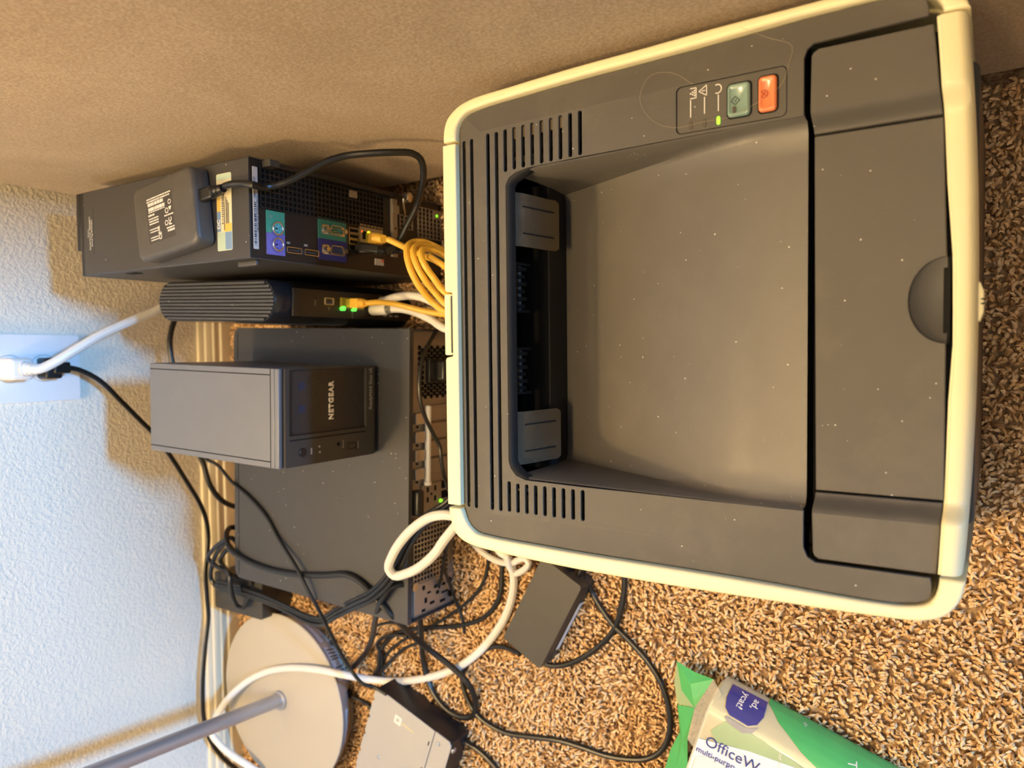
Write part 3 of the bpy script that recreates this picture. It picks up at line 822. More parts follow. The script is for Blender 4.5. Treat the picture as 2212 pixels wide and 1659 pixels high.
# ------------------------------------------------------------------ black tower beside the sofa
def dsub(x, z, parent, face, pins):
    """D-shaped socket standing upright on a back panel: wide axis along z"""
    def D(h, w, s):
        return [(-w/2, -h/2+s), (-w/2+.0012, -h/2), (w/2-.0012, -h/2+.0016), (w/2, -h/2+.0016+s), (w/2, h/2-.0016-s), (w/2-.0012, h/2-.0016), (-w/2+.0012, h/2), (-w/2, h/2-s)]
    to3 = lambda a, b, c: (x+a, -c, z+b)
    base = plate('socket_plate', rrect(-.0048, .0048, -.0158, .0158, .002), 'nickel', parent, ztop=.0010, zbot=0.0, to3=to3, bevel=.0002)
    plate('socket_shell', D(.0185, .0088, .001), 'nickel', base, holes=[D(.0170, .0074, .001)], ztop=.0058, zbot=.0008, to3=to3)
    plate('socket_face', D(.0170, .0074, .001), face, base, ztop=.0035 if pins else .0052, zbot=.001, to3=to3)
    if pins:
        mb = MB()
        for i in range(5): mb.cyl((x+.0016, -.0050, z-.0056+i*.0028), .00055, .0022, axis=1, n=8)
        for i in range(4): mb.cyl((x-.0016, -.0050, z-.0042+i*.0028), .00055, .0022, axis=1, n=8)
        mb.build('pins', 'gold', base)
    for s in (-1, 1):
        MB().cyl((x, -.0062, z+s*.0126), .0026, .0056, axis=1, n=6).build('hex_screw', 'nickel', base)

def tower():
    T = thing('tower_computer', 'slim black computer tower standing against the brown sofa, back panel facing out', 'computer', (.1361, .5776, 0), -.007)
    w = .0463
    box_obj('chassis', -w+.001, w-.001, .0040, .292, .006, .2885, 'black_plastic', T, bevel=.0008)
    # painted cover: top and sides wrap
    prof = [(-w, .004), (-w, .2888), (-w+.0012, .2900), (w-.0012, .2900), (w, .2888), (w, .004)]
    V = [(x, y, z) for y in (-.0005, .284) for x, z in prof]
    n = len(prof)
    V += [(x*(w-.0012)/w, y, min(z, .2888)) for y in (-.0005, .284) for x, z in prof]
    F = []
    for s in (0, 2*n):
        for i in range(n-1): F.append((s+i, s+i+1, s+n+i+1, s+n+i))
    for i in range(n-1): F += [(i, i+1, 2*n+i+1, 2*n+i), (n+i, n+i+1, 3*n+i+1, 3*n+i)]
    cov = link('cover', mesh_of('cover', V, F), 'pc_paint', T, angle=25)
    # front bezel, away from the camera, with its step
    box_obj('front_bezel', -w, w, .2845, .292, .004, .2895, 'black_plastic', T, bevel=.001)
    box_obj('bezel_lip', -.0175, w, .2921, .301, .010, .2892, 'black_plastic', T, bevel=.001)
    # back panel
    rp = box_obj('back_panel', -w+.0014, w-.0014, .0006, .0045, .006, .2880, 'black_plastic', T, bevel=.0003)
    # top vent lattice: square punched grille, right half of the panel
    x0, x1, z0, z1 = .0020, .0435, .1110, .2770
    box_obj('vent_recess', x0, x1, .0002, .0010, z0, z1, 'inner_black', rp)
    mb = MB()
    nx, nz = 8, 31
    for i in range(nx+1):
        x = x0+(x1-x0)*i/nx; mb.box(x-.0006, x+.0006, -.0010, .0006, z0, z1)
    for i in range(nz+1):
        z = z0+(z1-z0)*i/nz; mb.box(x0, x1, -.0012, .0004, z-.0006, z+.0006)
    mb.build('vent_grille', 'black_plastic', rp)
    # edge flange with holes near the sofa
    mb = MB(); mb.box(w-.0060, w-.0016, -.0070, .0006, .100, .262)
    mb.build('side_flange', 'black_plastic', T, bevel=.0004)
    box_obj('lock_tab', w-.0075, w-.0012, -.0120, -.0006, .2635, .2750, 'dark_grey', T, bevel=.0006)
    box_obj('vent_tab', .0300, .0375, -.0016, -.0008, .1520, .1630, 'steel_dull', rp, bevel=.0003)
    box_obj('side_latch', -w-.0055, -w+.0002, .0050, .0330, .2745, .2790, 'dark_grey', T, bevel=.0018, segs=3)
    box_obj('side_slot', -w-.0006, -w+.0002, .205, .222, .2700, .2790, 'inner_black', T)
    # asset strip across the top of the back panel
    st = box_obj('asset_strip', -.0375, .0380, -.0008, .0002, .2798, .2856, 'sticker_grey', T, bevel=.0004)
    mb = MB(); x = -.034
    rnd = random.Random(3)
    while x < .006:
        b = rnd.choice((.0004, .0007, .0011)); mb.box(x, x+b, -.0010, -.0007, .2822, .2848); x += b + rnd.choice((.0005, .0008, .0013))
    mb.build('barcode', 'print_black', st)
    to3 = lambda a, b, c: (a, -.0009-c, b)
    link('strip_text', text_mesh('strip_text', 'SERVICE TAG  EXPRESS SERVICE CODE', .0024, .00005, 'CENTER', lambda a, b, c: to3(a-.0005, b+.2808, c)), 'print_black', st, smooth=False)
    link('strip_text', text_mesh('strip_text', '18885288977', .0036, .00005, 'CENTER', lambda a, b, c: to3(a+.0185, b+.2836, c)), 'print_black', st, smooth=False)
    # mouse and keyboard sockets on coloured plates
    for xa, xb, pm, fm in ((-.0203, .0005, 'port_green', 'port_cyan'), (-.0408, -.0204, 'port_purple', 'port_violet')):
        pl = box_obj('socket_field', xa, xb, -.0004, .0008, .2490, .2705, pm, rp, bevel=.0002)
        cx = -.0160 if pm == 'port_green' else -.0310
        MB().ring((cx, -.0046, .2600), .0050, .0066, .0046, axis=1, n=30).build('socket_ring', 'nickel', pl, bevel=.0004)
        fc = MB().cyl((cx, -.0022, .2600), .0051, .0020, axis=1, n=28).build('socket_face', fm, pl)
        mb = MB()
        for a in (60, 120, 180, 0, 250, 290):
            mb.cyl((cx+.0033*math.cos(math.radians(a)), -.0025, .2600+.0033*math.sin(math.radians(a))), .0005, .0005, axis=1, n=8)
        mb.box(cx-.0007, cx+.0007, -.0025, -.0020, .2592, .2622)
        mb.build('pin_holes', 'print_black', fc)
    link('mouse_symbol', text_mesh('mouse_symbol', '0', .005, .00005, 'CENTER', lambda a, b, c: (-.0052+a, -.0006-c, .2655+b)), 'print_dim', rp, smooth=False)
    # two display sockets
    for zc in (.2385, .2165):
        s = plate('display_socket', rrect(-.0372, -.0312, zc-.0092, zc+.0092, .0008), 'nickel', rp, holes=[rrect(-.0364, -.0320, zc-.0083, zc+.0083, .0006)], ztop=.0016, zbot=-.001, to3=lambda a, b, c: (a, -c, b))
        box_obj('socket_tongue', -.0350, -.0336, -.0008, .0, zc-.0065, zc+.0065, 'dark_grey', s)
        box_obj('socket_mark', -.0285, -.0265, -.0008, .0, zc+.0050, zc+.0088, 'print_dim', rp)
    # serial and monitor sockets
    pa = box_obj('socket_field', -.0178, .0035, -.0004, .0008, .1680, .2065, 'port_teal', rp, bevel=.0002)
    pb = box_obj('socket_field', -.0392, -.0179, -.0004, .0008, .1680, .2065, 'port_blue', rp, bevel=.0002)
    dsub(-.0082, .1862, pa, 'port_teal', True)
    dsub(-.0285, .1862, pb, 'usb_blue', False)
    # stack of USB sockets
    for i, xc in enumerate((-.0045, -.0105, -.0165, -.0225)):
        s = plate('usb_socket', rrect(xc-.0026, xc+.0026, .1500, .1645, .0006), 'nickel', rp, holes=[rrect(xc-.0021, xc+.0021, .1506, .1639, .0004)], ztop=.0012, zbot=-.001, to3=lambda a, b, c: (a, -c, b))
        box_obj('socket_tongue', xc-.0007, xc+.0009, -.0006, .0, .1515, .1630, 'inner_black', s)
    # network socket
    ln = plate('network_field', rrect(-.0152, .0045, .1125, .1480, .0010), 'port_tan', rp, holes=[rrect(-.0118, -.0030, .1290, .1445, .0006)], ztop=.0008, zbot=-.0006, to3=lambda a, b, c: (a, -c, b))
    box_obj('jack_inside', -.0118, -.0030, -.0002, .0004, .1290, .1445, 'inner_black', ln)
    box_obj('activity_light', -.0046, -.0024, -.0012, -.0004, .1440, .1462, 'led_orange', ln, bevel=.0003)
    MB().cyl((-.0042, -.0020, .1352), .0019, .0014, axis=1, n=16).build('link_light', 'led_yellow', ln)
    # audio marks
    au = box_obj('audio_label', -.0375, -.0305, -.0004, .0006, .1110, .1245, 'sticker_grey', rp)
    box_obj('audio_label_corner', -.0340, -.0305, -.0006, -.0003, .1110, .1150, 'pink', au)
    # expansion bay divider and lock loop
    dv = box_obj('slot_divider', -.0260, .0390, -.0030, .0006, .0900, .0985, 'steel_dull', rp, bevel=.0004)
    box_obj('divider_clip', .0225, .0320, -.0050, -.0028, .0890, .1000, 'steel_dull', dv, bevel=.0004)
    MB().cyl((.0060, -.0034, .0940), .0012, .0008, axis=1, n=10).build('divider_hole', 'inner_black', dv)
    mb = MB()
    hexo = [(.0400+.0062*math.cos(math.radians(a)), .0880+.0050*math.sin(math.radians(a))) for a in range(0, 360, 60)]
    lk = plate('lock_loop', hexo, 'nickel', rp, ztop=.0200, zbot=.012, to3=lambda a, b, c: (a, -c, b), bevel=.0004)
    link('loop_leg', tube_mesh('loop_leg', [(.0385, -.014, .092), (.032, -.012, .090), (.026, -.008, .084), (.022, -.002, .076)], .0012, 8), 'nickel', lk)
    # power supply grille low down, with its light
    mb = MB()
    for i in range(8): mb.box(.0020+i*.0050, .0030+i*.0050, -.0008, .0006, .004+.002, .052)
    for i in range(7): mb.box(.0020, .0380, -.0010, .0004, .008+i*.0070, .0092+i*.0070)
    mb.build('supply_grille', 'steel_dull', rp)
    mb = MB()
    for i in range(4): mb.box(.0080+i*.0050, .0088+i*.0050, -.0008, .0006, .060, .084)
    for i in range(4): mb.box(.0080, .0240, -.0010, .0004, .061+i*.0072, .0620+i*.0072)
    mb.build('slot_grille', 'steel_dull', rp)
    lf = box_obj('light_field', .0270, .0370, -.0014, .0002, .0020, .0230, 'steel_dull', rp, bevel=.0003)
    MB().cyl((.0312, -.0020, .0170), .0017, .0010, axis=1, n=14).build('supply_light', 'led_lime', lf)
    # licence sticker on the top
    lz = .2902
    LB = plate('licence_sticker', rrect(-.0370, .0350, .0240, .0460, .002), 'sticker_cream', cov, ztop=lz, zbot=lz-.0003)
    def patch(name, x0, x1, y0, y1, m, dz=.0001): return box_obj(name, x0, x1, y0, y1, lz, lz+dz, m, LB)
    patch('sticker_band', .0290, .0345, .0243, .0457, 'sticker_green'); patch('sticker_band', -.0368, -.0195, .0243, .0457, 'sticker_green')
    patch('sticker_band', -.0195, -.0120, .0243, .0350, 'sticker_gold'); patch('sticker_band', .0000, .0130, .0405, .0457, 'sticker_gold')
    patch('sticker_band', -.0190, .0000, .0405, .0457, 'sticker_blue'); patch('sticker_band', -.0360, -.0200, .0245, .0340, 'sticker_blue', .00015)
    mb = MB(); x = -.012
    while x < .015:
        b = rnd.choice((.0004, .0007, .0010)); mb.box(x, x+b, .0362, .0385, lz, lz+.0002); x += b+rnd.choice((.0005, .0009))
    for k, yy in enumerate((.0345, .0318, .0300, .0282)): mb.box(-.012 if k else -.018, .016 - k*.003, yy, yy+.0009, lz, lz+.0002)
    mb.build('sticker_print', 'print_black', LB)
    link('sticker_text', text_mesh('sticker_text', 'DC', .0062, .00005, 'CENTER', lambda a, b, c: (-.0118+a, .0432+b, lz+.0003+c), bold=.0002), 'print_white', LB, smooth=False)
    # small tag plate at the far end
    TG = plate('tag_sticker', rrect(-.0240, .0285, .2640, .2790, .001), 'pc_paint', cov, ztop=lz, zbot=lz-.0003)
    for s, body, yy in ((.0030, 'Service Tag: 8WNDBX1', .2675), (.0030, 'Express Service: 18885288977', .2715), (.0022, 'Mfg. Date:', .2750)):
        link('tag_text', text_mesh('tag_text', body, s, .00005, 'CENTER', lambda a, b, c, yy=yy: (a, yy+b, lz+.0001+c)), 'print_white', TG, smooth=False)
tower()

# ------------------------------------------------------------------ portable drive lying on the tower
def portable_drive():
    T = thing('portable_drive', 'black portable hard drive with white regulatory print lying on the tower', 'hard drive', (.1368, .6790, .2904), .118)
    V = []; F = []; k = None
    rings = [(.0005, .0015, .006), (0, .0060, .008), (0, .0150, .008), (.0010, .0180, .0085), (.0030, .0193, .009), (.0046, .0197, .010)]
    for o, z, r in rings:
        loop = rrect(-.0373+o, .0373-o, -.0495+o, .0495-o, r, 6); k = len(loop); V += [(x, y, z) for x, y in loop]
    for j in range(len(rings)-1):
        for i in range(k): F.append((j*k+i, j*k+(i+1) % k, (j+1)*k+(i+1) % k, (j+1)*k+i))
    F += [tuple(range(k-1, -1, -1)), tuple((len(rings)-1)*k+i for i in range(k))]
    body = link('case', mesh_of('case', V, F), 'drive_case', T, angle=40)
    z = .01975
    lab = plate('print_field', rrect(-.0235, .0215, -.0170, .0265, .001), 'nas_bezel', T, ztop=z, zbot=z-.0003)
    rnd = random.Random(5)
    # rows of small print, written across the case
    def row(x0, x1, y, h=.0011):
        mb = MB(); x = x0
        while x < x1:
            b = rnd.uniform(.0006, .0030); mb.box(x, min(x+b, x1), y-h/2, y+h/2, z, z+.0001); x += b+rnd.uniform(.0003, .0008)
        mb.build('print_row', 'print_white', lab)
    for x0, x1, y in ((-.004, .0200, .0240), (-.010, .0195, .0215), (-.001, .018, .0180), (.002, .017, .0155), (-.001, .0185, .0125)): pass
    # the text runs along the long side: build it turned
    def row2(y0, y1, x, h=.0012):
        mb = MB(); y = y0
        while y < y1:
            b = rnd.uniform(.0006, .0030); mb.box(x-h/2, x+h/2, y, min(y+b, y1), z, z+.0001); y += b+rnd.uniform(.0003, .0008)
        mb.build('print_row', 'print_white', lab)
    for y0, y1, x, h in ((-.0150, .0250, .0200, .0012), (-.0130, .0255, .0176, .0012), (-.002, .0235, .0145, .0032), (-.004, .0235, .0098, .0032), (-.004, .0235, .0070, .0009), (.0140, .0240, .0040, .0016),
                     (.008, .0240, .0005, .0012), (.008, .0235, -.0020, .0012), (.008, .0235, -.0045, .0012), (.010, .0240, -.0100, .0010), (.010, .0235, -.0125, .0010), (.010, .0235, -.0180, .0010), (.010, .0230, -.0205, .0010),
                     (-.0165, -.002, -.0015, .0012), (-.0165, -.0040, -.0138, .0012), (-.0165, -.0055, -.0165, .0020)): row2(y0, y1, x, h)
    def word(body, x, y, s):
        link('print_mark', text_mesh('print_mark', body, s, .00005, 'CENTER', lambda a, b, c: (x+a, y-.0+b, z+.0001+c), bold=.00015), 'print_white', lab, smooth=False)
    word('FC', -.0080, -.0110, .0064); word('CE', -.0185, .0070, .0060); word('UK', -.0110, .0085, .0034); word('CA', -.0140, .0085, .0034)
    for x, y, r in ((-.0085, -.0045, .0026), (.0105, -.0120, .0024), (.0030, -.0065, .0027), (-.0005, -.0045, .0)):
        if r: MB().ring((x, y, z), r*.7, r, .0001, axis=2, n=20).build('print_mark', 'print_white', lab)
    mb = MB(); mb.add([(.0060, -.0145, z+.0001), (.0060, -.0095, z+.0001), (.0020, -.0120, z+.0001)], [(0, 1, 2)]); mb.build('print_mark', 'print_white', lab, smooth=False)
portable_drive()

# ------------------------------------------------------------------ upright gateway with ribbed top
def gateway():
    T = thing('internet_gateway', 'upright glossy black internet gateway with ribbed grey top beside the tower', 'router', (.0568, .6300, 0), -.043)
    H = .2160
    V = []; F = []; k = None
    for z, hw, d0, d1, r in ((0, .0240, .0, .214, .020), (.02, .0240, 0, .214, .020), (.15, .0236, .001, .213, .0215), (H-.012, .0232, .002, .212, .0222), (H-.003, .0230, .0026, .2114, .0222), (H, .0218, .004, .210, .0214)):
        loop = rrect(-hw, hw, d0, d1, r, 7); k = len(loop); V += [(x, y, z) for x, y in loop]
    for j in range(5):
        for i in range(k): F.append((j*k+i, j*k+(i+1) % k, (j+1)*k+(i+1) % k, (j+1)*k+i))
    F += [tuple(range(k-1, -1, -1)), tuple(5*k+i for i in range(k))]
    body = link('case', mesh_of('case', V, F), 'black_gloss', T, angle=50)
    # ribbed lid: grooves run along the length
    outl = rrect(-.0213, .0213, .0050, .2090, .0208, 9)
    base = plate('top_inset', outl, 'inner_black', T, ztop=H+.0002, zbot=H-.002)
    nrib = 11
    pitch = .0426/nrib
    for i in range(nrib):
        xc = -.0213 + pitch*(i+.5)
        half = lambda x: math.sqrt(max(0, .0208**2 - max(0, abs(x)-.0005)**2))
        c = half(abs(xc)+pitch*.3)
        y0 = .0050+.0208-c; y1 = .2090-.0208+c
        hw = pitch*.38
        V = []; 
        for y in (y0, y1): V += [(xc-hw, y, H), (xc-hw*.8, y, H+.0014), (xc+hw*.8, y, H+.0014), (xc+hw, y, H)]
        link('rib', mesh_of('rib', V, [(0,1,5,4),(1,2,6,5),(2,3,7,6),(3,0,4,7),(0,3,2,1),(4,5,6,7)]), 'rib_plastic', T, smooth=False, bevel=.0003)
    # port panel on the near face
    pn = box_obj('port_panel', -.0150, .0150, -.0006, .002, .010, .196, 'black_plastic', T, bevel=.0003)
    usb = plate('usb_socket', rrect(-.0010, .0070, .1385, .1520, .0012), 'port_tan', pn, holes=[rrect(.0002, .0058, .1398, .1507, .0006)], ztop=.0014, zbot=-.001, to3=lambda a, b, c: (a, -c-.0006, b))
    box_obj('socket_tongue', .0008, .0030, -.0014, -.0006, .1405, .1500, 'usb_blue', usb)
    box_obj('reset_hole', .0045, .0062, -.0008, -.0004, .1640, .1660, 'inner_black', pn)
    link('port_text', text_mesh('port_text', 'RESET', .0026, .00004, 'CENTER', lambda a, b, c: (.0010+a, -.0007-c, .1650+b)), 'print_dim', pn, smooth=False)
    link('port_text', text_mesh('port_text', 'USB', .0024, .00004, 'CENTER', lambda a, b, c: (-.0052+a, -.0007-c, .1450+b)), 'print_dim', pn, smooth=False)
    link('port_text', text_mesh('port_text', 'ETHERNET', .0024, .00004, 'CENTER', lambda a, b, c: (-.0085+a, -.0007-c, .1085+b)), 'print_dim', pn, smooth=False)
    nets = box_obj('network_block', -.0045, .0085, -.0030, -.0004, .0920, .1285, 'plug_yellow_clear', pn, bevel=.0006)
    for zc in (.1255, .1080): 
        plate('link_light', rrect(-.0065, -.0015, zc-.0030, zc+.0030, .0018, 4), 'led_green', pn, ztop=.0040, zbot=0, to3=lambda a, b, c: (a, -c, b), bevel=.0008)
    box_obj('port_label', .0060, .0130, -.0010, -.0004, .050, .064, 'port_tan', pn)
    for z in (.030, .040, .050): box_obj('port_mark', -.0110, -.0085, -.0009, -.0004, z, z+.006, 'print_dim', pn)
gateway()

# ------------------------------------------------------------------ desktop computer lying flat
def desktop():
    T = thing('desktop_computer', 'wide black desktop computer lying flat on carpet under the grey storage box', 'computer', (-.1408, .5560, 0), -.0313)
    w = .169
    box_obj('chassis', -w+.002, w-.002, .012, .300, .004, .0940, 'black_plastic', T, bevel=.001)
    # lid with a shallow turned-down edge; rounded far corners
    outl = [(-w, 0), (w, 0)] + [(w-.012+.012*math.cos(math.radians(a)), .2956+.012*math.sin(math.radians(a))) for a in range(0, 91, 15)] + [(-w+.012+.012*math.cos(math.radians(a)), .2956+.012*math.sin(math.radians(a))) for a in range(90, 181, 15)]
    lid = plate('lid', outl, 'lid_paint', T, ztop=.1000, zbot=.0930, bevel=.0012, segs=3)
    box_obj('lid_seam', -w+.006, w-.006, .2985, .2995, .0995, .10015, 'inner_black', lid)
    box_obj('side_skirt', -w, -w+.0016, .0005, .296, .004, .0935, 'lid_paint', T)
    box_obj('side_skirt', w-.0016, w, .0005, .296, .004, .0935, 'lid_paint', T)
    rp = box_obj('back_panel', -w+.0020, w-.0020, .0080, .0130, .004, .0915, 'steel_dull', T)
    sh = lambda X: X+.1408        # shift from room x to panel x
    # power supply: honeycomb vent behind the power plug
    mbd = MB().box(sh(-.056), sh(.016), .0068, .0082, .012, .0885)
    psu = mbd.build('supply_plate', 'steel_dull', rp)
    mb = MB(); r = .0034; 
    j = 0; z = .020
    while z < .076:
        x = sh(-.050) + (r*.92 if j % 2 else 0)
        while x < sh(.010):
            if abs(x-sh(-.020)) > .0135 or z < .034 or z > .066:
                mb.cyl((x, .0060, z), r*.86, .0006, axis=1, n=6, rot=math.pi/6)
            x += r*1.86
        z += r*1.62; j += 1
    mb.build('honeycomb_vent', 'inner_black', psu, smooth=False)
    sk = box_obj('power_socket', sh(-.034), sh(-.006), .0000, .0070, .0380, .0640, 'black_plastic', psu, bevel=.001)
    # strip of card slots with pale retaining bar
    for i in range(4):
        x0 = sh(-.0595)-(i+1)*.0210
        box_obj('card_bracket', x0+.0012, x0+.0198, .0040, .0082, .008, .0600, 'steel_dull', rp, bevel=.0008)
    bar = box_obj('retaining_bar', sh(-.152), sh(-.060), -.0010, .0060, .0610, .0660, 'white_plastic', rp, bevel=.0015)
    MB().cyl((sh(-.1535), .0025, .0635), .0048, .004, axis=0, n=14).build('bar_pivot', 'white_plastic', bar)
    for i in range(4):
        x0 = sh(-.068)-i*.0215
        t = box_obj('retaining_tab', x0-.0130, x0, .0020, .0078, .0690, .0850, 'steel', rp, bevel=.0008)
        MB().cyl((x0-.0165, .0064, .077), .0014, .0010, axis=1, n=12).build('tab_hole', 'inner_black', t)
    # blanking plate with slots, network light
    bp = box_obj('port_plate', sh(-.186), sh(-.154), .0050, .0080, .010, .0700, 'steel_dull', rp, bevel=.0006)
    mb = MB()
    for x, z in ((-.160, .060), (-.160, .046), (-.172, .060), (-.172, .046)): mb.box(sh(x)-.0030, sh(x)+.0030, .0046, .0052, z-.0016, z+.0016)
    mb.cyl((sh(-.166), .0046, .053), .0016, .0006, axis=1, n=12)
    mb.build('plate_slots', 'inner_black', bp)
    for x in (-.158, -.170): box_obj('usb_socket', sh(x)-.0045, sh(x)+.0045, .0044, .0052, .020, .034, 'inner_black', bp)
    MB().cyl((sh(-.1770), .0030, .0360), .0022, .0025, axis=1, n=16).build('network_light', 'led_lime', bp)
    box_obj('black_handle', sh(-.186), sh(-.156), -.0060, .0060, .0780, .0900, 'black_plastic', rp, bevel=.003, segs=3)
    # square punched vent and the port shield
    vt = box_obj('vent_recess', sh(-.268), sh(-.192), .0070, .0082, .018, .0830, 'inner_black', rp)
    mb = MB(); nx, nz = 13, 11
    for i in range(nx+1):
        x = sh(-.268)+.076*i/nx; mb.box(x-.0008, x+.0008, .0052, .0072, .018, .083)
    for i in range(nz+1):
        z = .018+.065*i/nz; mb.box(sh(-.268), sh(-.192), .0054, .0070, z-.0008, z+.0008)
    mb.build('vent_grille', 'steel', rp)
    sp = box_obj('port_shield', sh(-.3095), sh(-.2695), .0050, .0082, .010, .0830, 'steel', rp, bevel=.0008)
    mb = MB()
    rnd = random.Random(9)
    for x, z, a, b in ((-.276, .066, .005, .002), (-.284, .056, .002, .003), (-.292, .062, .006, .002), (-.280, .044, .004, .0025), (-.288, .040, .004, .0025), (-.298, .050, .003, .004), (-.303, .066, .003, .003), (-.301, .030, .0035, .005), (-.291, .026, .002, .006), (-.281, .028, .003, .003), (-.275, .034, .002, .004)):
        mb.box(sh(x)-a/2, sh(x)+a/2, .0044, .0052, z-b, z+b)
    mb.build('shield_slots', 'inner_black', sp)
    mb = MB()
    for x, z in ((-.279, .018), (-.296, .016)): mb.cyl((sh(x), .0030, z), .0040, .0022, axis=1, n=18)
    mb.build('audio_sockets', 'inner_black', sp)
    MB().cyl((sh(-.2700), .0020, .0840), .0052, .0062, axis=1, n=20).build('thumb_screw', 'nickel', rp)
    # flange with round holes on the far left
    fl = plate('side_flange', rrect(.004, .0100, .010, .088, .001), 'black_plastic', T, holes=[[(.0070+.0016*math.cos(a*math.pi/5), zc+.0022*math.sin(a*math.pi/5)) for a in range(10)] for zc in (.030, .046, .062, .078)], ztop=.0010, zbot=0, to3=lambda a, b, c: (-w+.0018-.001+a*.0+.0005+c, a-.002, b))
desktop()

# ------------------------------------------------------------------ two-bay storage box on the desktop
def storage_box():
    T = thing('network_storage_box', 'small grey two-bay network storage box standing on the flat black desktop', 'storage box', (-.0637, .6005, .1003), -.0286)
    w = .0505; H = .1418
    box_obj('shell', -w, w, .0075, .222, .0070, H, 'nas_metal', T, bevel=.0008)
    for x in (-.0440, .0440): box_obj('shell_seam', x-.0005, x+.0005, .0130, .2215, H-.0002, H+.0002, 'inner_black', T)
    box_obj('shell_seam', -w+.0005, w-.0005, .0126, .0134, H-.0002, H+.0002, 'inner_black', T)
    bz = box_obj('bezel', -w+.0003, w-.0003, .0018, .0074, .0072, .1365, 'nas_bezel', T, bevel=.0006)
    box_obj('bezel_top', -w, w, .0008, .0074, .1372, H, 'nas_metal', T, bevel=.0010)
    box_obj('bezel_foot', -w+.0002, w-.0002, .0020, .0074, .0020, .0068, 'nas_bezel', T, bevel=.0006)
    for x in (-.04, .04):
        for y in (.02, .20): MB().cyl((x, y, -.0001), .006, .0075).build('rubber_foot', 'inner_black', T)
    # framed door: bezel front with sunken grille, slanted at the top edge
    ft = plate('door_frame', rrect(-.0500, .0500, .0085, .1362, .001), 'nas_bezel', T, holes=[rrect(-.0182, .0490, .0212, .1308, .001)], ztop=.0, zbot=-.0040, to3=lambda a, b, c: (a, -c-.0022, b), bevel=.0003)
    V = []; F = []
    rows = [(-.0020, .1306), (.0000, .1268), (.0008, .1240), (.0012, .09), (.0012, .0240), (.0012, .0214)]
    for y, z in rows:
        ins = .0 if abs(y) < .0001 or y < 0 else .0022
        V += [(-.0180, y-.0008, z), (-.0180+ins, y, z), (.0488-ins, y, z), (.0488, y-.0008, z)]
    for i in range(len(rows)-1):
        for k in range(3): F.append((i*4+k, i*4+k+1, (i+1)*4+k+1, (i+1)*4+k))
    g = link('grille', mesh_of('grille', V, F), 'grille', T, smooth=False)
    for sx in (.008, .032): box_obj('drive_catch', sx-.0040, sx+.0040, .0007, .0013, .108, .1165, 'catch_blue', T)
    box_obj('bezel_groove', -.0232, -.0222, -.0026, -.0020, .0224, .1306, 'inner_black', T)
    f3 = lambda X, Z: (lambda a, b, c: (X+a, -.0023-c, Z+b))
    g3 = lambda X, Z: (lambda a, b, c: (X+a, -.0002-c, Z+b))
    link('brand_text', text_mesh('brand_text', 'NETGEAR', .0084, .0006, 'CENTER', g3(.0148, .0722), spacing=1.16, bold=.00028), 'print_white', T, smooth=False, label='raised silver lettering NETGEAR')
    link('brand_text', text_mesh('brand_text', 'ReadyNAS Duo v2', .0060, .0001, 'CENTER', f3(.0248, .0143), spacing=1.02, bold=.00006), 'print_dim', T, smooth=False, label='small grey lettering ReadyNAS Duo v2')
    b = MB().cyl((-.0363, -.0036, .1138), .0046, .0015, axis=1, n=28).build('power_button', 'black_gloss', T, bevel=.0005)
    box_obj('bezel_mark', -.0395, -.0330, -.0025, -.0021, .1012, .1032, 'print_dim', T)
    for x, z in ((-.0325, .0912), (-.0385, .0905)): MB().cyl((x, -.0026, z), .0012, .0005, axis=1, n=10).build('drive_light', 'print_dim', T)
    MB().cyl((-.0330, -.0026, .0640), .0022, .0005, axis=1, n=16).build('backup_button', 'inner_black', T)
    link('bezel_mark', text_mesh('bezel_mark', 'Backup', .0030, .00004, 'CENTER', f3(-.0335, .0572)), 'print_dim', T, smooth=False)
    us = plate('usb_socket', rrect(-.0405, -.0332, .0370, .0500, .0006), 'black_plastic', T, holes=[rrect(-.0395, -.0342, .0382, .0490, .0004)], ztop=.0030, zbot=.0, to3=lambda a, b, c: (a, -c, b))
    box_obj('socket_tongue', -.0362, -.0348, -.0012, 0, .039, .0480, 'inner_black', us)
    box_obj('bezel_mark', -.0408, -.0330, -.0025, -.0021, .0340, .0348, 'print_dim', T)
storage_box()

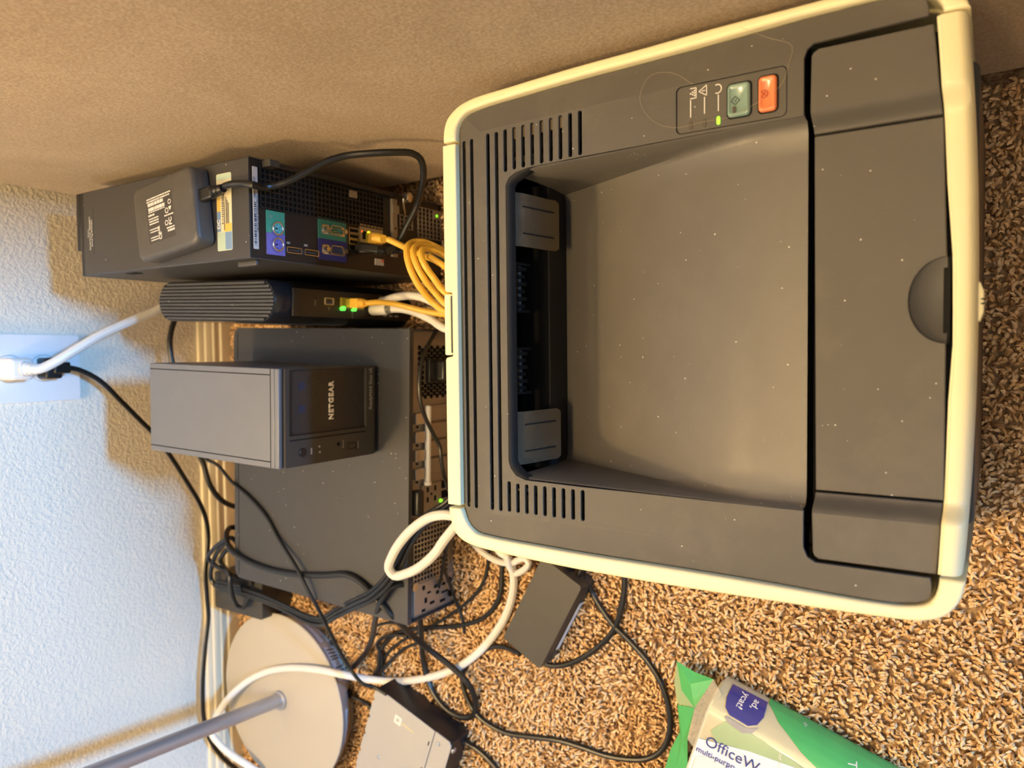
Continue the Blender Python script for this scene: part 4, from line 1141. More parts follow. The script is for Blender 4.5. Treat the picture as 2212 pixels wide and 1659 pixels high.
# ------------------------------------------------------------------ floor lamp
def floor_lamp():
    bx, by = -.492, .855
    T = thing('floor_lamp', 'floor lamp with round cream base and thin silver pole by the wall', 'lamp', (bx, by, 0))
    def lathe(name, prof, m, n=64, cx=0.0, cy=0.0, parent=T, **k):
        V = []; F = []
        for r, z in prof:
            for i in range(n):
                a = 2*math.pi*i/n; V.append((cx+r*math.cos(a), cy+r*math.sin(a), z))
        for j in range(len(prof)-1):
            for i in range(n): F.append((j*n+i, j*n+(i+1) % n, (j+1)*n+(i+1) % n, (j+1)*n+i))
        return link(name, mesh_of(name, V, F), m, parent, **k)
    lathe('base_side', [(.0001, .001), (.104, .001), (.1085, .003), (.1165, .018), (.1220, .0340), (.1232, .0385)], 'lamp_rim', angle=40)
    lathe('base_top', [(.1234, .0382), (.1238, .0390), (.1232, .0398), (.1217, .0402), (.0001, .0408)], 'lamp_cream', angle=30)
    # paper labels wrapped on the side
    def wrap(name, a0, a1, z0, z1, m, parent=T, off=.0006):
        V = []; F = []
        n = 12
        rr = lambda z: .1085 + (.1165-.1085)*(z-.003)/.015 + off if z < .018 else .1165 + (.1220-.1165)*(z-.018)/.016 + off
        for i in range(n+1):
            a = math.radians(a0+(a1-a0)*i/n)
            for z in (z0, z1): V.append((rr(z)*math.cos(a), rr(z)*math.sin(a), z))
        for i in range(n): F.append((2*i, 2*i+2, 2*i+3, 2*i+1))
        return link(name, mesh_of(name, V, F), m, parent)
    wrap('rating_label', -38, -20, .009, .033, 'sticker_grey')
    bl = wrap('barcode_label', -66, -42, .008, .034, 'sticker_grey')
    for a in (-64, -62, -60.5, -58, -52, -50, -47.5, -45): wrap('barcode_bar', a, a+.8, .011, .031, 'print_black', bl, .0009)
    sl = wrap('safety_label', -108, -84, .008, .033, 'wrap_white')
    wrap('label_mark', -106, -103, .012, .026, 'print_dim', sl, .0009)
    for z in (.012, .017, .022, .027): wrap('label_line', -101, -86, z, z+.0012, 'print_dim', sl, .0009)
    MB().cyl((.116*math.cos(math.radians(-76))-.002, .116*math.sin(math.radians(-76))+.004, .014), .0075, .006, n=20).build('cord_grommet', 'inner_black', T)
    # collar and leaning pole
    lathe('collar', [(.0001, .0405), (.0135, .0405), (.0140, .0425), (.0135, .0445), (.0115, .0452), (.0110, .0472), (.0001, .0476)], 'lamp_pole', n=32)
    tilt = .079
    top = 1.34
    V, F = tube_data([Vector((tilt*(z-.03), 0, z)) for z in (.044, .30, .70, 1.10, top)], .0098, 20)
    link('pole', mesh_of('pole', V, F), 'lamp_pole', T)
    # shade above the picture, bulb inside
    sx = tilt*(top-.03)
    sh = lathe('shade', [(.145, top-.16), (.1435, top-.16), (.0985, top+.075), (.100, top+.075)], 'lamp_cream', cx=sx, parent=T, n=48)
    MB().cyl((sx, 0, top-.03), .019, .05, n=20).build('bulb_socket', 'lamp_rim', T)
    bulb = lathe('bulb', [(.0001, top-.11), (.018, top-.105), (.028, top-.088), (.030, top-.072), (.026, top-.052), (.016, top-.034), (.013, top-.028)], 'bulb', cx=sx, n=24)
    l = bpy.data.lights.new('lamp_light', 'POINT'); l.energy = LAMP_POWER; l.color = LAMP_COLOR; l.shadow_soft_size = .05
    o = bpy.data.objects.new('lamp_light', l); COL.objects.link(o); o.location = (bx+sx, by, top-.165)
floor_lamp()

# ------------------------------------------------------------------ grey metal drive box
def drive_box():
    rz = math.atan2(-.120, -.042)          # long edge heads towards the camera
    ux, uy = -.042/.1271, -.120/.1271
    T = thing('metal_drive_box', 'flat grey metal drive box with black sides lying on carpet beside the lamp', 'drive box', (-.425, .663, .004), math.atan2(uy, ux))
    # local x: along the edge to the near corner; local y: to the left (negative side of the edge normal)
    Lx, Ly, H = .1275, .175, .042
    s = -1
    box_obj('case_body', .0015, Lx-.0015, -Ly, -.001, .001, H-.0012, 'black_plastic', T, bevel=.001)
    Y = lambda a: -a
    notch = [(0, 0), (0, -Ly)]
    # lid with bites along its far edge
    edge = [(0.0, 0.0)]
    for k in range(5):
        yk = -.018-k*.026
        edge += [(0, yk+.002), (.0022, yk+.002), (.0022, yk-.002), (0, yk-.002)]
    edge += [(0, -Ly), (Lx-.027, -Ly), (Lx-.027, 0)]
    lid = plate('lid', edge, 'box_grey', T, ztop=H, zbot=H-.0015, bevel=.0003)
    strip = plate('end_plate', [(Lx-.0262, 0), (Lx-.0262, -Ly), (Lx, -Ly), (Lx, -.004), (Lx-.004, 0)], 'box_grey', T, ztop=H-.0007, zbot=H-.0024, bevel=.0003)
    for y in (-.020, -.058, -.110): box_obj('lid_slot', Lx-.0315, Lx-.0300, y-.003, y+.003, H-.0002, H+.00015, 'inner_black', lid)
    for x, y in ((Lx-.018, -.012), (.032, -.086)):
        MB().cyl((x, y, H-.0004), .0026, .0012, n=16).build('screw', 'nickel', lid, bevel=.0003)
    st = plate('square_sticker', rrect(.0395, .0505, -.0265, -.0155, .0008), 'print_white', lid, ztop=H+.0002, zbot=H-.0002)
    plate('sticker_centre', rrect(.0425, .0475, -.0235, -.0185, .0005), 'box_grey', st, ztop=H+.0003, zbot=H)
    plate('arrow_strip', [(.0515, -.0225), (.0515, -.0195), (.0720, -.0195), (.0720, -.0225)], 'wrap_cream', lid, ztop=H+.0002, zbot=H-.0002)
    pl = box_obj('corner_lug', Lx-.001, Lx+.0035, -.014, -.008, H-.010, H-.003, 'steel', T, bevel=.0015)
drive_box()

# ------------------------------------------------------------------ power bricks
def brick(name, label, p0, dx, dy, H, z0=.004):
    """p0 corner, dx long edge vector, dy short edge vector"""
    a = Vector(dx); b = Vector(dy); ang = math.atan2(a.y, a.x)
    T = thing(name, label, 'power adapter', (p0[0], p0[1], z0), ang)
    sgn = 1 if a.x*b.y-a.y*b.x > 0 else -1
    w, d = a.length, b.length*sgn
    y0, y1 = min(0, d), max(0, d)
    lo = plate('lower_shell', rrect(0, w, y0, y1, .004), 'brick_black', T, ztop=H*.48, zbot=0, bevel=.0025, segs=3)
    up = plate('upper_shell', rrect(0.0004, w-.0004, y0+.0004, y1-.0004, .004), 'brick_black', T, ztop=H, zbot=H*.50, bevel=.0022, segs=3)
    return T, w, y0, y1
T, w, y0, y1 = brick('power_brick', 'black power brick lying on open carpet beside the printer', (-.353, .424), (.102, -.054), (.0255, .0500), .034, .003)
lb = box_obj('rating_label', .020, w-.030, y0-.0004, y0+.001, .006, .014, 'white_plastic', T)
MB().cyl((w-.0005, (y0+y1)/2, .016), .0062, .0065, axis=0, n=20).build('cord_socket', 'inner_black', T, bevel=.0008)
MB().cyl((w-.0005, (y0+y1)/2-.014, .019), .0028, .012, axis=0, n=14).build('strain_relief', 'cord_black', T)
T, w, y0, y1 = brick('wall_adapter', 'black adapter box at the foot of the wall behind the desktop', (-.3745, .868), (.0005, .108), (.055, -.0008), .055, .002)

# ------------------------------------------------------------------ pack of paper in printed plastic wrap
def paper_pack():
    A = Vector((-.3265, .2160)); e1 = Vector((-.303, -.953)); e2 = Vector((-.953, .303))
    T = thing('paper_pack', 'plastic-wrapped pack of office paper in green and white wrapper on carpet', 'paper pack', (A.x, A.y, .004), math.atan2(e2.y, e2.x))
    # local: x = e2 (leftwards, away from the printer), y = -e1?  keep right-handed: y = perpendicular
    ang = math.atan2(e2.y, e2.x)
    # with x along e2, +y points to -(e1) rotated; e1 is +y here
    H = .044
    # section across the pack, rounded on the near long edge
    sec = [(0, .005), (-.002, .012), (-.0008, .020), (.003, .028), (.0085, .035), (.0155, .0400), (.024, .0430), (.034, .0440), (.060, .0442), (.120, .0440), (.190, .0436), (.208, .0415), (.2145, .034), (.2155, .012), (.2140, .002), (.0030, .001)]
    ys = [-.010, -.007, .002, .05, .10, .15, .20, .25, .262, .268, .271]
    sc = [.93, .975, 1, 1, 1, 1, 1, 1, 1, .975, .93]
    hs = [.86, .96, 1, .995, 1, 1, .99, 1, 1, .96, .86]
    V = []; F = []; n = len(sec)
    for y, s, h in zip(ys, sc, hs):
        V += [((x-.107)*s+.107, y, z*h) for x, z in sec]
    for j in range(len(ys)-1):
        for i in range(n): F.append((j*n+i, j*n+(i+1) % n, (j+1)*n+(i+1) % n, (j+1)*n+i))
    F += [tuple(range(n)), tuple((len(ys)-1)*n+i for i in range(n-1, -1, -1))]
    link('paper_ream', mesh_of('paper_ream', V, F), 'paper', T, angle=50)
    # printed panels hug the section: (u along the section, v along the length)
    P2 = [Vector(p) for p in sec[:12]]
    acc = [0.0]
    for a, b in zip(P2, P2[1:]): acc.append(acc[-1]+(b-a).length)
    def at(u, off):
        u = max(0, min(acc[-1]-1e-6, u))
        for i in range(len(P2)-1):
            if u <= acc[i+1]:
                t = (u-acc[i])/(acc[i+1]-acc[i]); p = P2[i].lerp(P2[i+1], t); d = (P2[i+1]-P2[i]).normalized()
                return p.x - d.y*off, p.y + d.x*off
    def panel(name, poly, m, off, parent=T, du=.0025):
        us = [p[0] for p in poly]
        cuts = []
        u = du*math.floor(min(us)/du)
        while u < max(us):
            u += du
            if u < .064: cuts.append([(u, -.05), (u, .32)])
        def to3(u, v, c):
            x, z = at(u, off+c); return (x, v, z)
        return link(name, plate_mesh(name, poly, (), .00015, 0.0, cuts, to3), m, parent, angle=50)
    # u: 0 at carpet on the printer side, ~.030 = crest, then the flat top
    panel('wrap_panel', [(.000, -.006), (.000, .26), (.095, .26), (.080, .10), (.084, -.0065)], 'wrap_cream', .0004)
    G = panel('wrap_panel', [(.000, .036), (.000, .262), (.105, .262), (.0700, .170), (.0455, .0938), (.0400, .0777), (.0270, .0526), (.0130, .0380)], 'wrap_green', .0009)
    panel('wrap_panel', [(.0500, .0102), (.0652, .0010), (.0730, .009), (.0634, .0396), (.0554, .0771), (.0515, .0851), (.0500, .070), (.0480, .0311)], 'wrap_green_pale', .0010)
    panel('wrap_panel', [(.0791, -.0070), (.0733, .0097), (.0634, .0396), (.0554, .0771), (.0520, .0950), (.0720, .165), (.110, .262), (.236, .262), (.236, -.0065)], 'wrap_white', .0012)
    nv = panel('wrap_badge', [(.0140, .0025), (.0130, .0370), (.0300, .0395), (.0390, .0370), (.0435, .0300), (.0430, .0120), (.0390, .0060), (.0300, .0030)], 'wrap_navy', .0013)
    panel('wrap_badge', [(.0450, .0090), (.0455, .0300), (.0405, .0390), (.0475, .0360), (.0515, .0280), (.0500, .0130), (.0470, .0080)], 'print_dim', .0014)
    panel('wrap_window', [(.0970, -.003), (.0900, .008), (.0900, .200), (.200, .200), (.200, -.003)], 'paper', .0016)
    def label_text(body, u, v, ang, size, m, par=T, bold=0.0, off=.0017, align='LEFT', flip=1):
        c, s = math.cos(ang), math.sin(ang)
        def to3(a, b, cc):
            uu = u + a*c - b*s*flip; vv = v + a*s + b*c*flip
            x, z = at(uu, off+cc); return (x, vv, z)
        link('wrap_text', text_mesh('wrap_text', body, size, .00004, align, to3, bold=bold), m, par, smooth=False)
    # (u, v) has u to the left and v to the camera, so text is mirrored back with flip
    label_text('OfficeW', .0770, -.0005, math.radians(93), .0150, 'print_navy')
    label_text('multi-purpo', .0895, -.0060, math.radians(95), .0080, 'wrap_navy', off=.0019)
    label_text('ad,', .0175, .0290, math.radians(-5), .0092, 'print_white', nv, bold=.0001, off=.0016)
    label_text('ycat!', .0165, .0180, math.radians(-5), .0092, 'print_white', nv, bold=.0001, off=.0016)
    label_text('sc', .0130, .0720, math.radians(50), .0055, 'print_white', G, off=.0012)
    label_text('TTT', .0250, .1180, math.radians(20), .0110, 'print_white', G, off=.0012)
    label_text('our tou', .0490, .0640, math.radians(15), .0050, 'print_white', T, off=.0017)
    # sealed, crumpled tail of the wrapper
    def film(name, pts, tris, m, th=.0003):
        V = [Vector(p) for p in pts]
        me = mesh_of(name, V, tris)
        o = link(name, me, m, T, smooth=False)
        sd = o.modifiers.new('thick', 'SOLIDIFY'); sd.thickness = th
        return o
    inv = T.matrix_basis.inverted() if False else (Matrix.Translation((A.x, A.y, .004)) @ Matrix.Rotation(ang, 4, 'Z')).inverted()
    q = lambda x, y, z: tuple(inv @ Vector((x, y, z)))
    film('tail_flap', [q(-.3135, .2690, .026), q(-.3215, .2300, .030), q(-.3520, .2470, .036), q(-.3300, .2520, .034), q(-.3200, .2500, .027), q(-.3420, .2640, .026)], [(0, 4, 3), (4, 1, 3), (1, 2, 3), (0, 3, 5), (3, 2, 5)], 'wrap_green')
    film('tail_fold', [q(-.3135, .2690, .026), q(-.3420, .2640, .026), q(-.3530, .2470, .035), q(-.3590, .2700, .022), q(-.3380, .2740, .020)], [(0, 1, 4), (1, 3, 4), (1, 2, 3)], 'wrap_green_pale')
    film('tail_band', [q(-.3520, .2470, .036), q(-.3590, .2690, .024), q(-.3860, .2660, .026), q(-.4080, .2770, .022), q(-.4500, .2900, .018), q(-.4550, .2640, .030), q(-.4120, .2540, .037), q(-.3830, .2530, .040), q(-.3900, .2600, .033), q(-.4200, .2680, .029)],
         [(0, 1, 8), (1, 2, 8), (0, 8, 7), (2, 3, 9), (2, 9, 8), (8, 9, 6), (8, 6, 7), (3, 4, 9), (4, 5, 9), (9, 5, 6)], 'wrap_green')
    film('tail_clear', [q(-.3215, .2300, .030), q(-.3520, .2470, .036), q(-.3830, .2530, .040), q(-.3870, .2440, .046), q(-.3560, .2330, .045), q(-.3300, .2190, .040)], [(0, 1, 4), (0, 4, 5), (1, 2, 3), (1, 3, 4)], 'wrap_clear')
paper_pack()

# ------------------------------------------------------------------ wall outlet
def outlet():
    T = thing('wall_outlet', 'white double wall outlet plate on the textured wall', 'outlet', (-.0125, 1.004, .2925))
    f = lambda a, b, c: (a, -c, b)
    plate('cover_plate', rrect(-.0415, .0415, -.0625, .0625, .003), 'white_plastic', T, holes=[[(.0168*math.cos(math.radians(a)), zc+.0145*max(-1, min(1, 1.16*math.sin(math.radians(a))))) for a in range(0, 360, 12)] for zc in (.0195, -.0195)], ztop=.0052, zbot=0, to3=f, bevel=.0016, segs=3)
    for zc in (.0195, -.0195):
        loop = [(.0163*math.cos(math.radians(a)), zc+.0140*max(-1, min(1, 1.16*math.sin(math.radians(a))))) for a in range(0, 360, 12)]
        r = plate('receptacle', loop, 'white_plastic', T, ztop=.0062, zbot=0, to3=f, bevel=.0004)
        for x in (-.0062, .0062): box_obj('blade_slot', x-.0009, x+.0009, -.0064, -.006, zc-.001, zc+.007, 'inner_black', r)
    MB().cyl((0, -.0062, 0), .0032, .0012, axis=1, n=18).build('plate_screw', 'nickel', T)
outlet()

# ------------------------------------------------------------------ cords and cables
CABLE_PATHS = {
 'white_outlet_cord': [(-.012,.955,.3105),(-.0127,.9507,.3009),(-.0059,.9464,.2871),(.0089,.9421,.2647),(.0289,.9379,.2327),(.0453,.9336,.199),(.06,.9293,.1666),(.0706,.925,.1446),(.07,.905,.1),(.07,.895,.03),(.06,.88,.006)],
 'black_outlet_cord': [(-.0114,.975,.2622),(-.0153,.9758,.2429),(-.0298,.9766,.2167),(-.0605,.9773,.1867),(-.084,.9781,.1646),(-.1083,.9789,.1415),(-.1401,.9797,.1192),(-.1764,.9804,.0968),(-.2161,.9812,.0737),(-.2436,.982,.0633),(-.2689,.984,.0595),(-.2928,.984,.0619),(-.3196,.984,.0658),(-.3582,.984,.0647),(-.3866,.984,.0633),(-.4333,.984,.0702),(-.4872,.984,.0758),(-.54,.984,.0752),(-.576,.984,.0654),(-.6097,.984,.0465),(-.6449,.984,.0185)],
 'adapter_lead': [(.06,.9,.02),(.0632,.955,.1116),(.0513,.9533,.1229),(.0225,.9517,.1325),(-.0092,.95,.1312),(-.0702,.9483,.1217),(-.1167,.9467,.1066),(-.1477,.945,.0927),(-.1856,.9433,.0817),(-.2081,.9417,.066),(-.2188,.94,.0504),(-.23,.93,.02)],
 'thin_lead': [(-.075,.855,.12),(-.136,.9091,.115),(-.1477,.8863,.11),(-.1691,.8664,.1035),(-.1876,.829,.1032),(-.2089,.7974,.1032),(-.2336,.7758,.1032),(-.2651,.7347,.1095),(-.2916,.7158,.1085),(-.3185,.7053,.1),(-.3729,.7004,.075),(-.4052,.6899,.062),(-.4175,.67,.062),(-.4222,.6603,.053),(-.4286,.642,.05)],
 'heavy_cord': [(-.24,.9,.01),(-.245,.893,.06),(-.2396,.8973,.085),(-.2479,.8854,.1),(-.2607,.8705,.1055),(-.2725,.8403,.1045),(-.2783,.7945,.104),(-.2769,.7415,.104),(-.2704,.6913,.104),(-.2638,.6517,.104),(-.2692,.629,.104),(-.2828,.6062,.105),(-.3039,.5844,.098),(-.3391,.5896,.06),(-.3658,.5835,.033),(-.3844,.5592,.023),(-.4007,.537,.02),(-.4254,.5314,.012),(-.4453,.537,.0095),(-.4526,.5563,.0095),(-.4467,.5817,.0095),(-.4263,.6038,.0095),(-.3942,.6125,.012),(-.3538,.6072,.022),(-.3143,.5908,.045),(-.282,.5741,.075),(-.2629,.5689,.1),(-.265,.5771,.109),(-.2828,.5935,.107),(-.3145,.6197,.09),(-.3589,.6639,.05),(-.3991,.706,.02),(-.429,.7386,.0095)],
 'ribbon': [(-.33,.895,.07),(-.3294,.9431,.075),(-.3335,.9185,.07),(-.3379,.8642,.065),(-.3466,.8129,.06),(-.3527,.7764,.06),(-.3495,.7442,.065),(-.3187,.6833,.09),(-.2932,.6332,.108),(-.2794,.6058,.113),(-.2601,.5802,.117),(-.2432,.565,.118),(-.2084,.5421,.12),(-.1826,.5177,.125),(-.1681,.4943,.13),(-.1575,.477,.13),(-.118,.44,.115),(-.11,.4,.08)],
 'white_loop': [(-.1,.42,.1),(-.1644,.4601,.135),(-.165,.4742,.14),(-.1694,.4925,.14),(-.1803,.5114,.14),(-.1982,.5328,.138),(-.2193,.5514,.134),(-.236,.5608,.13),(-.2441,.5565,.126),(-.2386,.5376,.126),(-.2261,.5144,.13),(-.2093,.4936,.132),(-.1901,.4779,.132),(-.13,.43,.1),(-.125,.41,.06)],
 'white_floor_cord': [(-.62,.93,.01),(-.6046,.8934,.05),(-.5926,.9111,.06),(-.5836,.9358,.065),(-.5733,.9582,.068),(-.5608,.9763,.068),(-.5387,.9693,.066),(-.5083,.9501,.06),(-.4785,.9195,.05),(-.4518,.8717,.0465),(-.4361,.8224,.0465),(-.4263,.7667,.0465),(-.4251,.7232,.042),(-.4339,.6984,.02),(-.4322,.6654,.011),(-.4205,.6255,.011),(-.4051,.5872,.011),(-.3839,.5504,.011),(-.3517,.515,.011),(-.3143,.4877,.011),(-.2874,.4768,.011),(-.2646,.4733,.012),(-.2478,.475,.014),(-.2367,.4807,.018),(-.2299,.4903,.02),(-.17,.45,.012),(-.13,.42,.01)],
 'white_twist': [(-.2295,.533,.012),(-.2402,.516,.012),(-.2469,.496,.012),(-.245,.4737,.016),(-.2358,.4539,.02),(-.2402,.4471,.02),(-.251,.4572,.017),(-.2567,.47,.015),(-.2485,.4743,.02),(-.2363,.4761,.022),(-.2272,.4831,.018)],
 'floor_lead_wide': [(-.2344,.4905,.01),(-.2628,.4924,.0088),(-.2884,.4954,.0088),(-.307,.5057,.0088),(-.3226,.523,.0088),(-.3354,.5512,.0088),(-.3454,.5877,.0088),(-.3545,.6259,.0088),(-.3668,.6578,.0088),(-.3815,.6785,.0088),(-.3982,.6883,.012),(-.4175,.6905,.012),(-.4416,.7076,.0088)],
 'floor_lead_thin': [(-.2336,.5085,.012),(-.2576,.5133,.0085),(-.2754,.519,.0085),(-.2914,.5296,.0085),(-.3053,.5438,.0085),(-.32,.5619,.0085),(-.3378,.5878,.0085),(-.3522,.61,.014),(-.37,.6422,.0085),(-.3873,.6666,.0085),(-.4006,.6792,.0085),(-.4182,.6879,.0085),(-.4331,.6841,.0085)],
 'rear_lead_a': [(-.2116,.5219,.07),(-.2245,.5307,.065),(-.2478,.5437,.055),(-.2766,.5617,.04),(-.3047,.5851,.025),(-.3351,.6164,.015),(-.3492,.6483,.01),(-.3586,.6823,.0085),(-.3699,.7052,.0085),(-.3768,.6953,.0085)],
 'rear_lead_b': [(-.2378,.5396,.06),(-.2593,.549,.045),(-.2792,.554,.03),(-.3069,.559,.012),(-.3271,.5527,.0085),(-.3456,.5495,.0085)],
 'knot_lead': [(-.3664,.6391,.012),(-.3681,.6635,.016),(-.3843,.6884,.016),(-.4036,.6843,.012),(-.4248,.6901,.009),(-.4344,.6988,.009),(-.409,.673,.011),(-.3848,.6467,.011),(-.3722,.6227,.0085)],
 'brick_output': [(-.2451,.3785,.016),(-.2534,.375,.012),(-.2661,.3721,.009),(-.2799,.3625,.009),(-.2965,.3471,.009),(-.3106,.3281,.009),(-.3287,.307,.009),(-.35,.2916,.009),(-.3752,.2835,.009),(-.3999,.2836,.009),(-.4195,.2918,.009),(-.433,.3074,.009),(-.4402,.3288,.009),(-.4441,.3564,.009),(-.4433,.385,.009),(-.4436,.4147,.009),(-.4495,.4519,.009),(-.4544,.4844,.009),(-.4522,.5078,.009),(-.445,.5283,.009),(-.4325,.5424,.0085),(-.417,.5507,.0085),(-.4014,.554,.0085),(-.3862,.5487,.0085)],
 'brick_loop': [(-.231,.3336,.009),(-.2563,.3343,.009),(-.2806,.3385,.0095),(-.3027,.3471,.009),(-.323,.364,.009),(-.3402,.3841,.009),(-.3527,.4048,.009),(-.3587,.4248,.009),(-.3574,.442,.008)],
 'brick_input': [(-.3811,.5416,.0085),(-.3635,.5238,.0085),(-.3545,.508,.0085),(-.3508,.4935,.009),(-.3504,.4777,.012),(-.3508,.4629,.016)],
 'box_lead': [(-.4771,.5704,.02),(-.478,.5575,.018),(-.4815,.5478,.012),(-.4864,.5321,.0095),(-.4942,.5149,.0095),(-.504,.5014,.0095),(-.5187,.4916,.0095)],
 'lamp_lead': [(-.4668,.7466,.014),(-.4706,.7373,.012),(-.4741,.7267,.0095),(-.4761,.7138,.0095),(-.4828,.7056,.0085)],
 'usb': [(.1557,.5973,.3),(.1557,.586,.3015),(.1553,.5749,.3),(.1525,.5609,.2985),(.1538,.566,.2833),(.1557,.562,.2746),(.1596,.552,.2669),(.1686,.54,.2553),(.1786,.528,.2435),(.1855,.515,.2296),(.1878,.495,.2166),(.1889,.478,.2035),(.1897,.468,.1887),(.1862,.466,.179),(.1777,.47,.1696),(.1665,.48,.1599),(.1507,.5,.1451),(.1338,.515,.1425),(.1183,.525,.1444),(.1106,.53,.149),(.1066,.535,.1549)],
 'usb_b': [(.1105,.538,.1299),(.1102,.53,.122),(.1097,.525,.1127),(.1072,.515,.1054),(.1002,.495,.1053),(.0895,.465,.1186),(.1,.44,.02)],
 'yellow_dell': [(.1179,.528,.1581),(.1152,.522,.1564),(.1109,.515,.1517),(.1077,.51,.1475),(.1026,.5,.1426),(.0972,.49,.1326),(.0864,.47,.1316)],
 'yellow_coil': [(.0978,.46,.1405),(.1065,.475,.1436),(.1119,.485,.1531),(.1112,.49,.1629),(.1051,.488,.1744),(.0959,.485,.1788),(.0807,.48,.1789),(.0644,.475,.1713),(.0508,.47,.1585),(.0391,.455,.1521),(.02,.42,.05),(.07,.41,.03),(.0721,.43,.162),(.0987,.47,.1389),(.1079,.48,.1521),(.1069,.482,.1661),(.1003,.48,.1756),(.0895,.476,.1771),(.0739,.47,.1722),(.06,.465,.1609),(.0459,.45,.1569),(.03,.41,.045),(.08,.4,.03),(.075,.42,.1718),(.0952,.46,.148),(.1023,.47,.1572),(.1021,.472,.1691),(.0959,.47,.1758),(.0853,.465,.1759),(.0727,.46,.1682),(.0568,.445,.1661),(.04,.41,.05),(.09,.4,.03),(.0683,.42,.1756),(.0833,.45,.1612),(.0911,.462,.1639),(.0953,.466,.1695)],
 'yellow_router': [(.057,.592,.1257),(.058,.58,.1162),(.0565,.57,.1045),(.0527,.557,.096),(.0471,.537,.088),(.0426,.51,.0851),(.04,.48,.0997),(.04,.43,.02)],
 'white_router_a': [(.0616,.61,.0823),(.0629,.597,.0861),(.0655,.583,.0858),(.0662,.565,.0848),(.0638,.547,.0836),(.0573,.53,.0841),(.0453,.505,.0889),(.03,.44,.02)],
 'white_router_b': [(.0523,.588,.0877),(.0514,.575,.0833),(.0466,.557,.0802),(.0386,.537,.08),(.0264,.51,.083),(.02,.45,.015)],
 'hp_lead': [(.02,.548,.02),(.0301,.545,.0517),(.0164,.544,.0703),(-.003,.542,.088),(-.0287,.541,.0963),(-.052,.541,.0953),(-.0707,.541,.0877),(-.0901,.54,.0754),(-.107,.538,.0657),(-.1254,.535,.0665),(-.1424,.525,.0728),(-.1492,.49,.0992),(-.1,.44,.02)],
 'coil': [(-.3,.905,.05),(-.2498,.8812,.095),(-.2591,.9039,.095),(-.2758,.9324,.09),(-.2906,.9487,.085),(-.2996,.9423,.08),(-.3052,.9221,.078),(-.3111,.9077,.075),(-.315,.9,.06),(-.2619,.8966,.09),(-.2776,.9269,.085),(-.3018,.9477,.08),(-.3251,.9622,.072),(-.3353,.9547,.07),(-.3394,.9383,.068),(-.33,.89,.055),(-.2687,.8955,.085),(-.2797,.9193,.08),(-.2951,.9352,.075),(-.3024,.925,.075),(-.3056,.9012,.085),(-.3218,.8998,.085),(-.3412,.9012,.08),(-.3567,.9049,.07),(-.3576,.8953,.068),(-.3461,.8873,.066),(-.335,.88,.065)],
}
def cord(name, label, key, r, m, cat='cable', flat=1.0, group=None, n=10):
    o = link(name, tube_mesh(name, CABLE_PATHS[key], r, n, 0.004, flat), m)
    settle(o)
    return tag(o, label, cat, group)

def cord_thing(name, label, key, r, m, cat='cable', n=10, flat=1.0):
    p = CABLE_PATHS[key][0]
    T = thing(name, label, cat, p)
    link('cord', tube_mesh('cord', CABLE_PATHS[key], r, n, 0.004, flat), m, T, world=True)
    return T

def ridged(name, a, b, r0, r1, rings, m, parent):
    """strain relief: a cone with rings"""
    a = Vector(a); b = Vector(b); path = []; rad = []
    N = rings*4
    for i in range(N+1):
        t = i/N; path.append(a.lerp(b, t)); rad.append((r0+(r1-r0)*t)*(1.0 if i % 4 < 2 else .80))
    V, F = tube_data(path, rad, 12)
    return link(name, mesh_of(name, V, F), m, parent, world=True)

def oriented_box(name, c, d, up, size, m, parent, bevel=.001, world=True):
    """box with its length along d, width across, height along up"""
    d = Vector(d).normalized(); s = d.cross(Vector(up)).normalized(); u = s.cross(d)
    L, Wd, H = size
    V = []
    for a in (-.5, .5):
        for b in (-.5, .5):
            for k in (-.5, .5): V.append(Vector(c) + d*(a*L) + s*(b*Wd) + u*(k*H))
    F = [(0, 1, 3, 2), (4, 6, 7, 5), (0, 4, 5, 1), (2, 3, 7, 6), (0, 2, 6, 4), (1, 5, 7, 3)]
    return link(name, mesh_of(name, V, F), m, parent, world=world, bevel=bevel, segs=3)

# at the wall outlet
T = cord_thing('mains_cable', 'thick white power cord plugged into the outlet and running behind the gateway', 'white_outlet_cord', .0056, 'cord_white', 'power cord')
oriented_box('plug', (-.0125, .9815, .3125), (0, 1, 0), (0, 0, 1), (.033, .026, .027), 'cord_white', T, .005)
ridged('strain_relief', (-.0125, .966, .3105), CABLE_PATHS['white_outlet_cord'][1], .0095, .0062, 4, 'cord_white', T)
T = cord_thing('mains_cable', 'thin black power cord plugged into the outlet and running along the baseboard', 'black_outlet_cord', .0034, 'cord_black', 'power cord', flat=.8)
oriented_box('plug', (-.0125, .9870, .2720), (0, 1, 0), (0, 0, 1), (.024, .026, .020), 'cord_black', T, .003)
oriented_box('plug_neck', (-.0122, .9765, .2645), (.0, .05, -1), (0, 1, 0), (.020, .014, .012), 'cord_black', T, .002)

cord('adapter_cord', 'black cord behind the grey storage box dropping behind the desktop', 'adapter_lead', .0038, 'cord_black', 'power cord')
cord('thin_cable', 'thin black cable running diagonally over the flat desktop to the metal box', 'thin_lead', .0023, 'cord_black')
cord('heavy_cable', 'thick black cable curving over the desktop lid and looping on carpet', 'heavy_cord', .0037, 'cord_black')
cord('coiled_cord', 'coiled black cord hanging between desktop and baseboard', 'coil', .0031, 'cord_black', 'power cord')
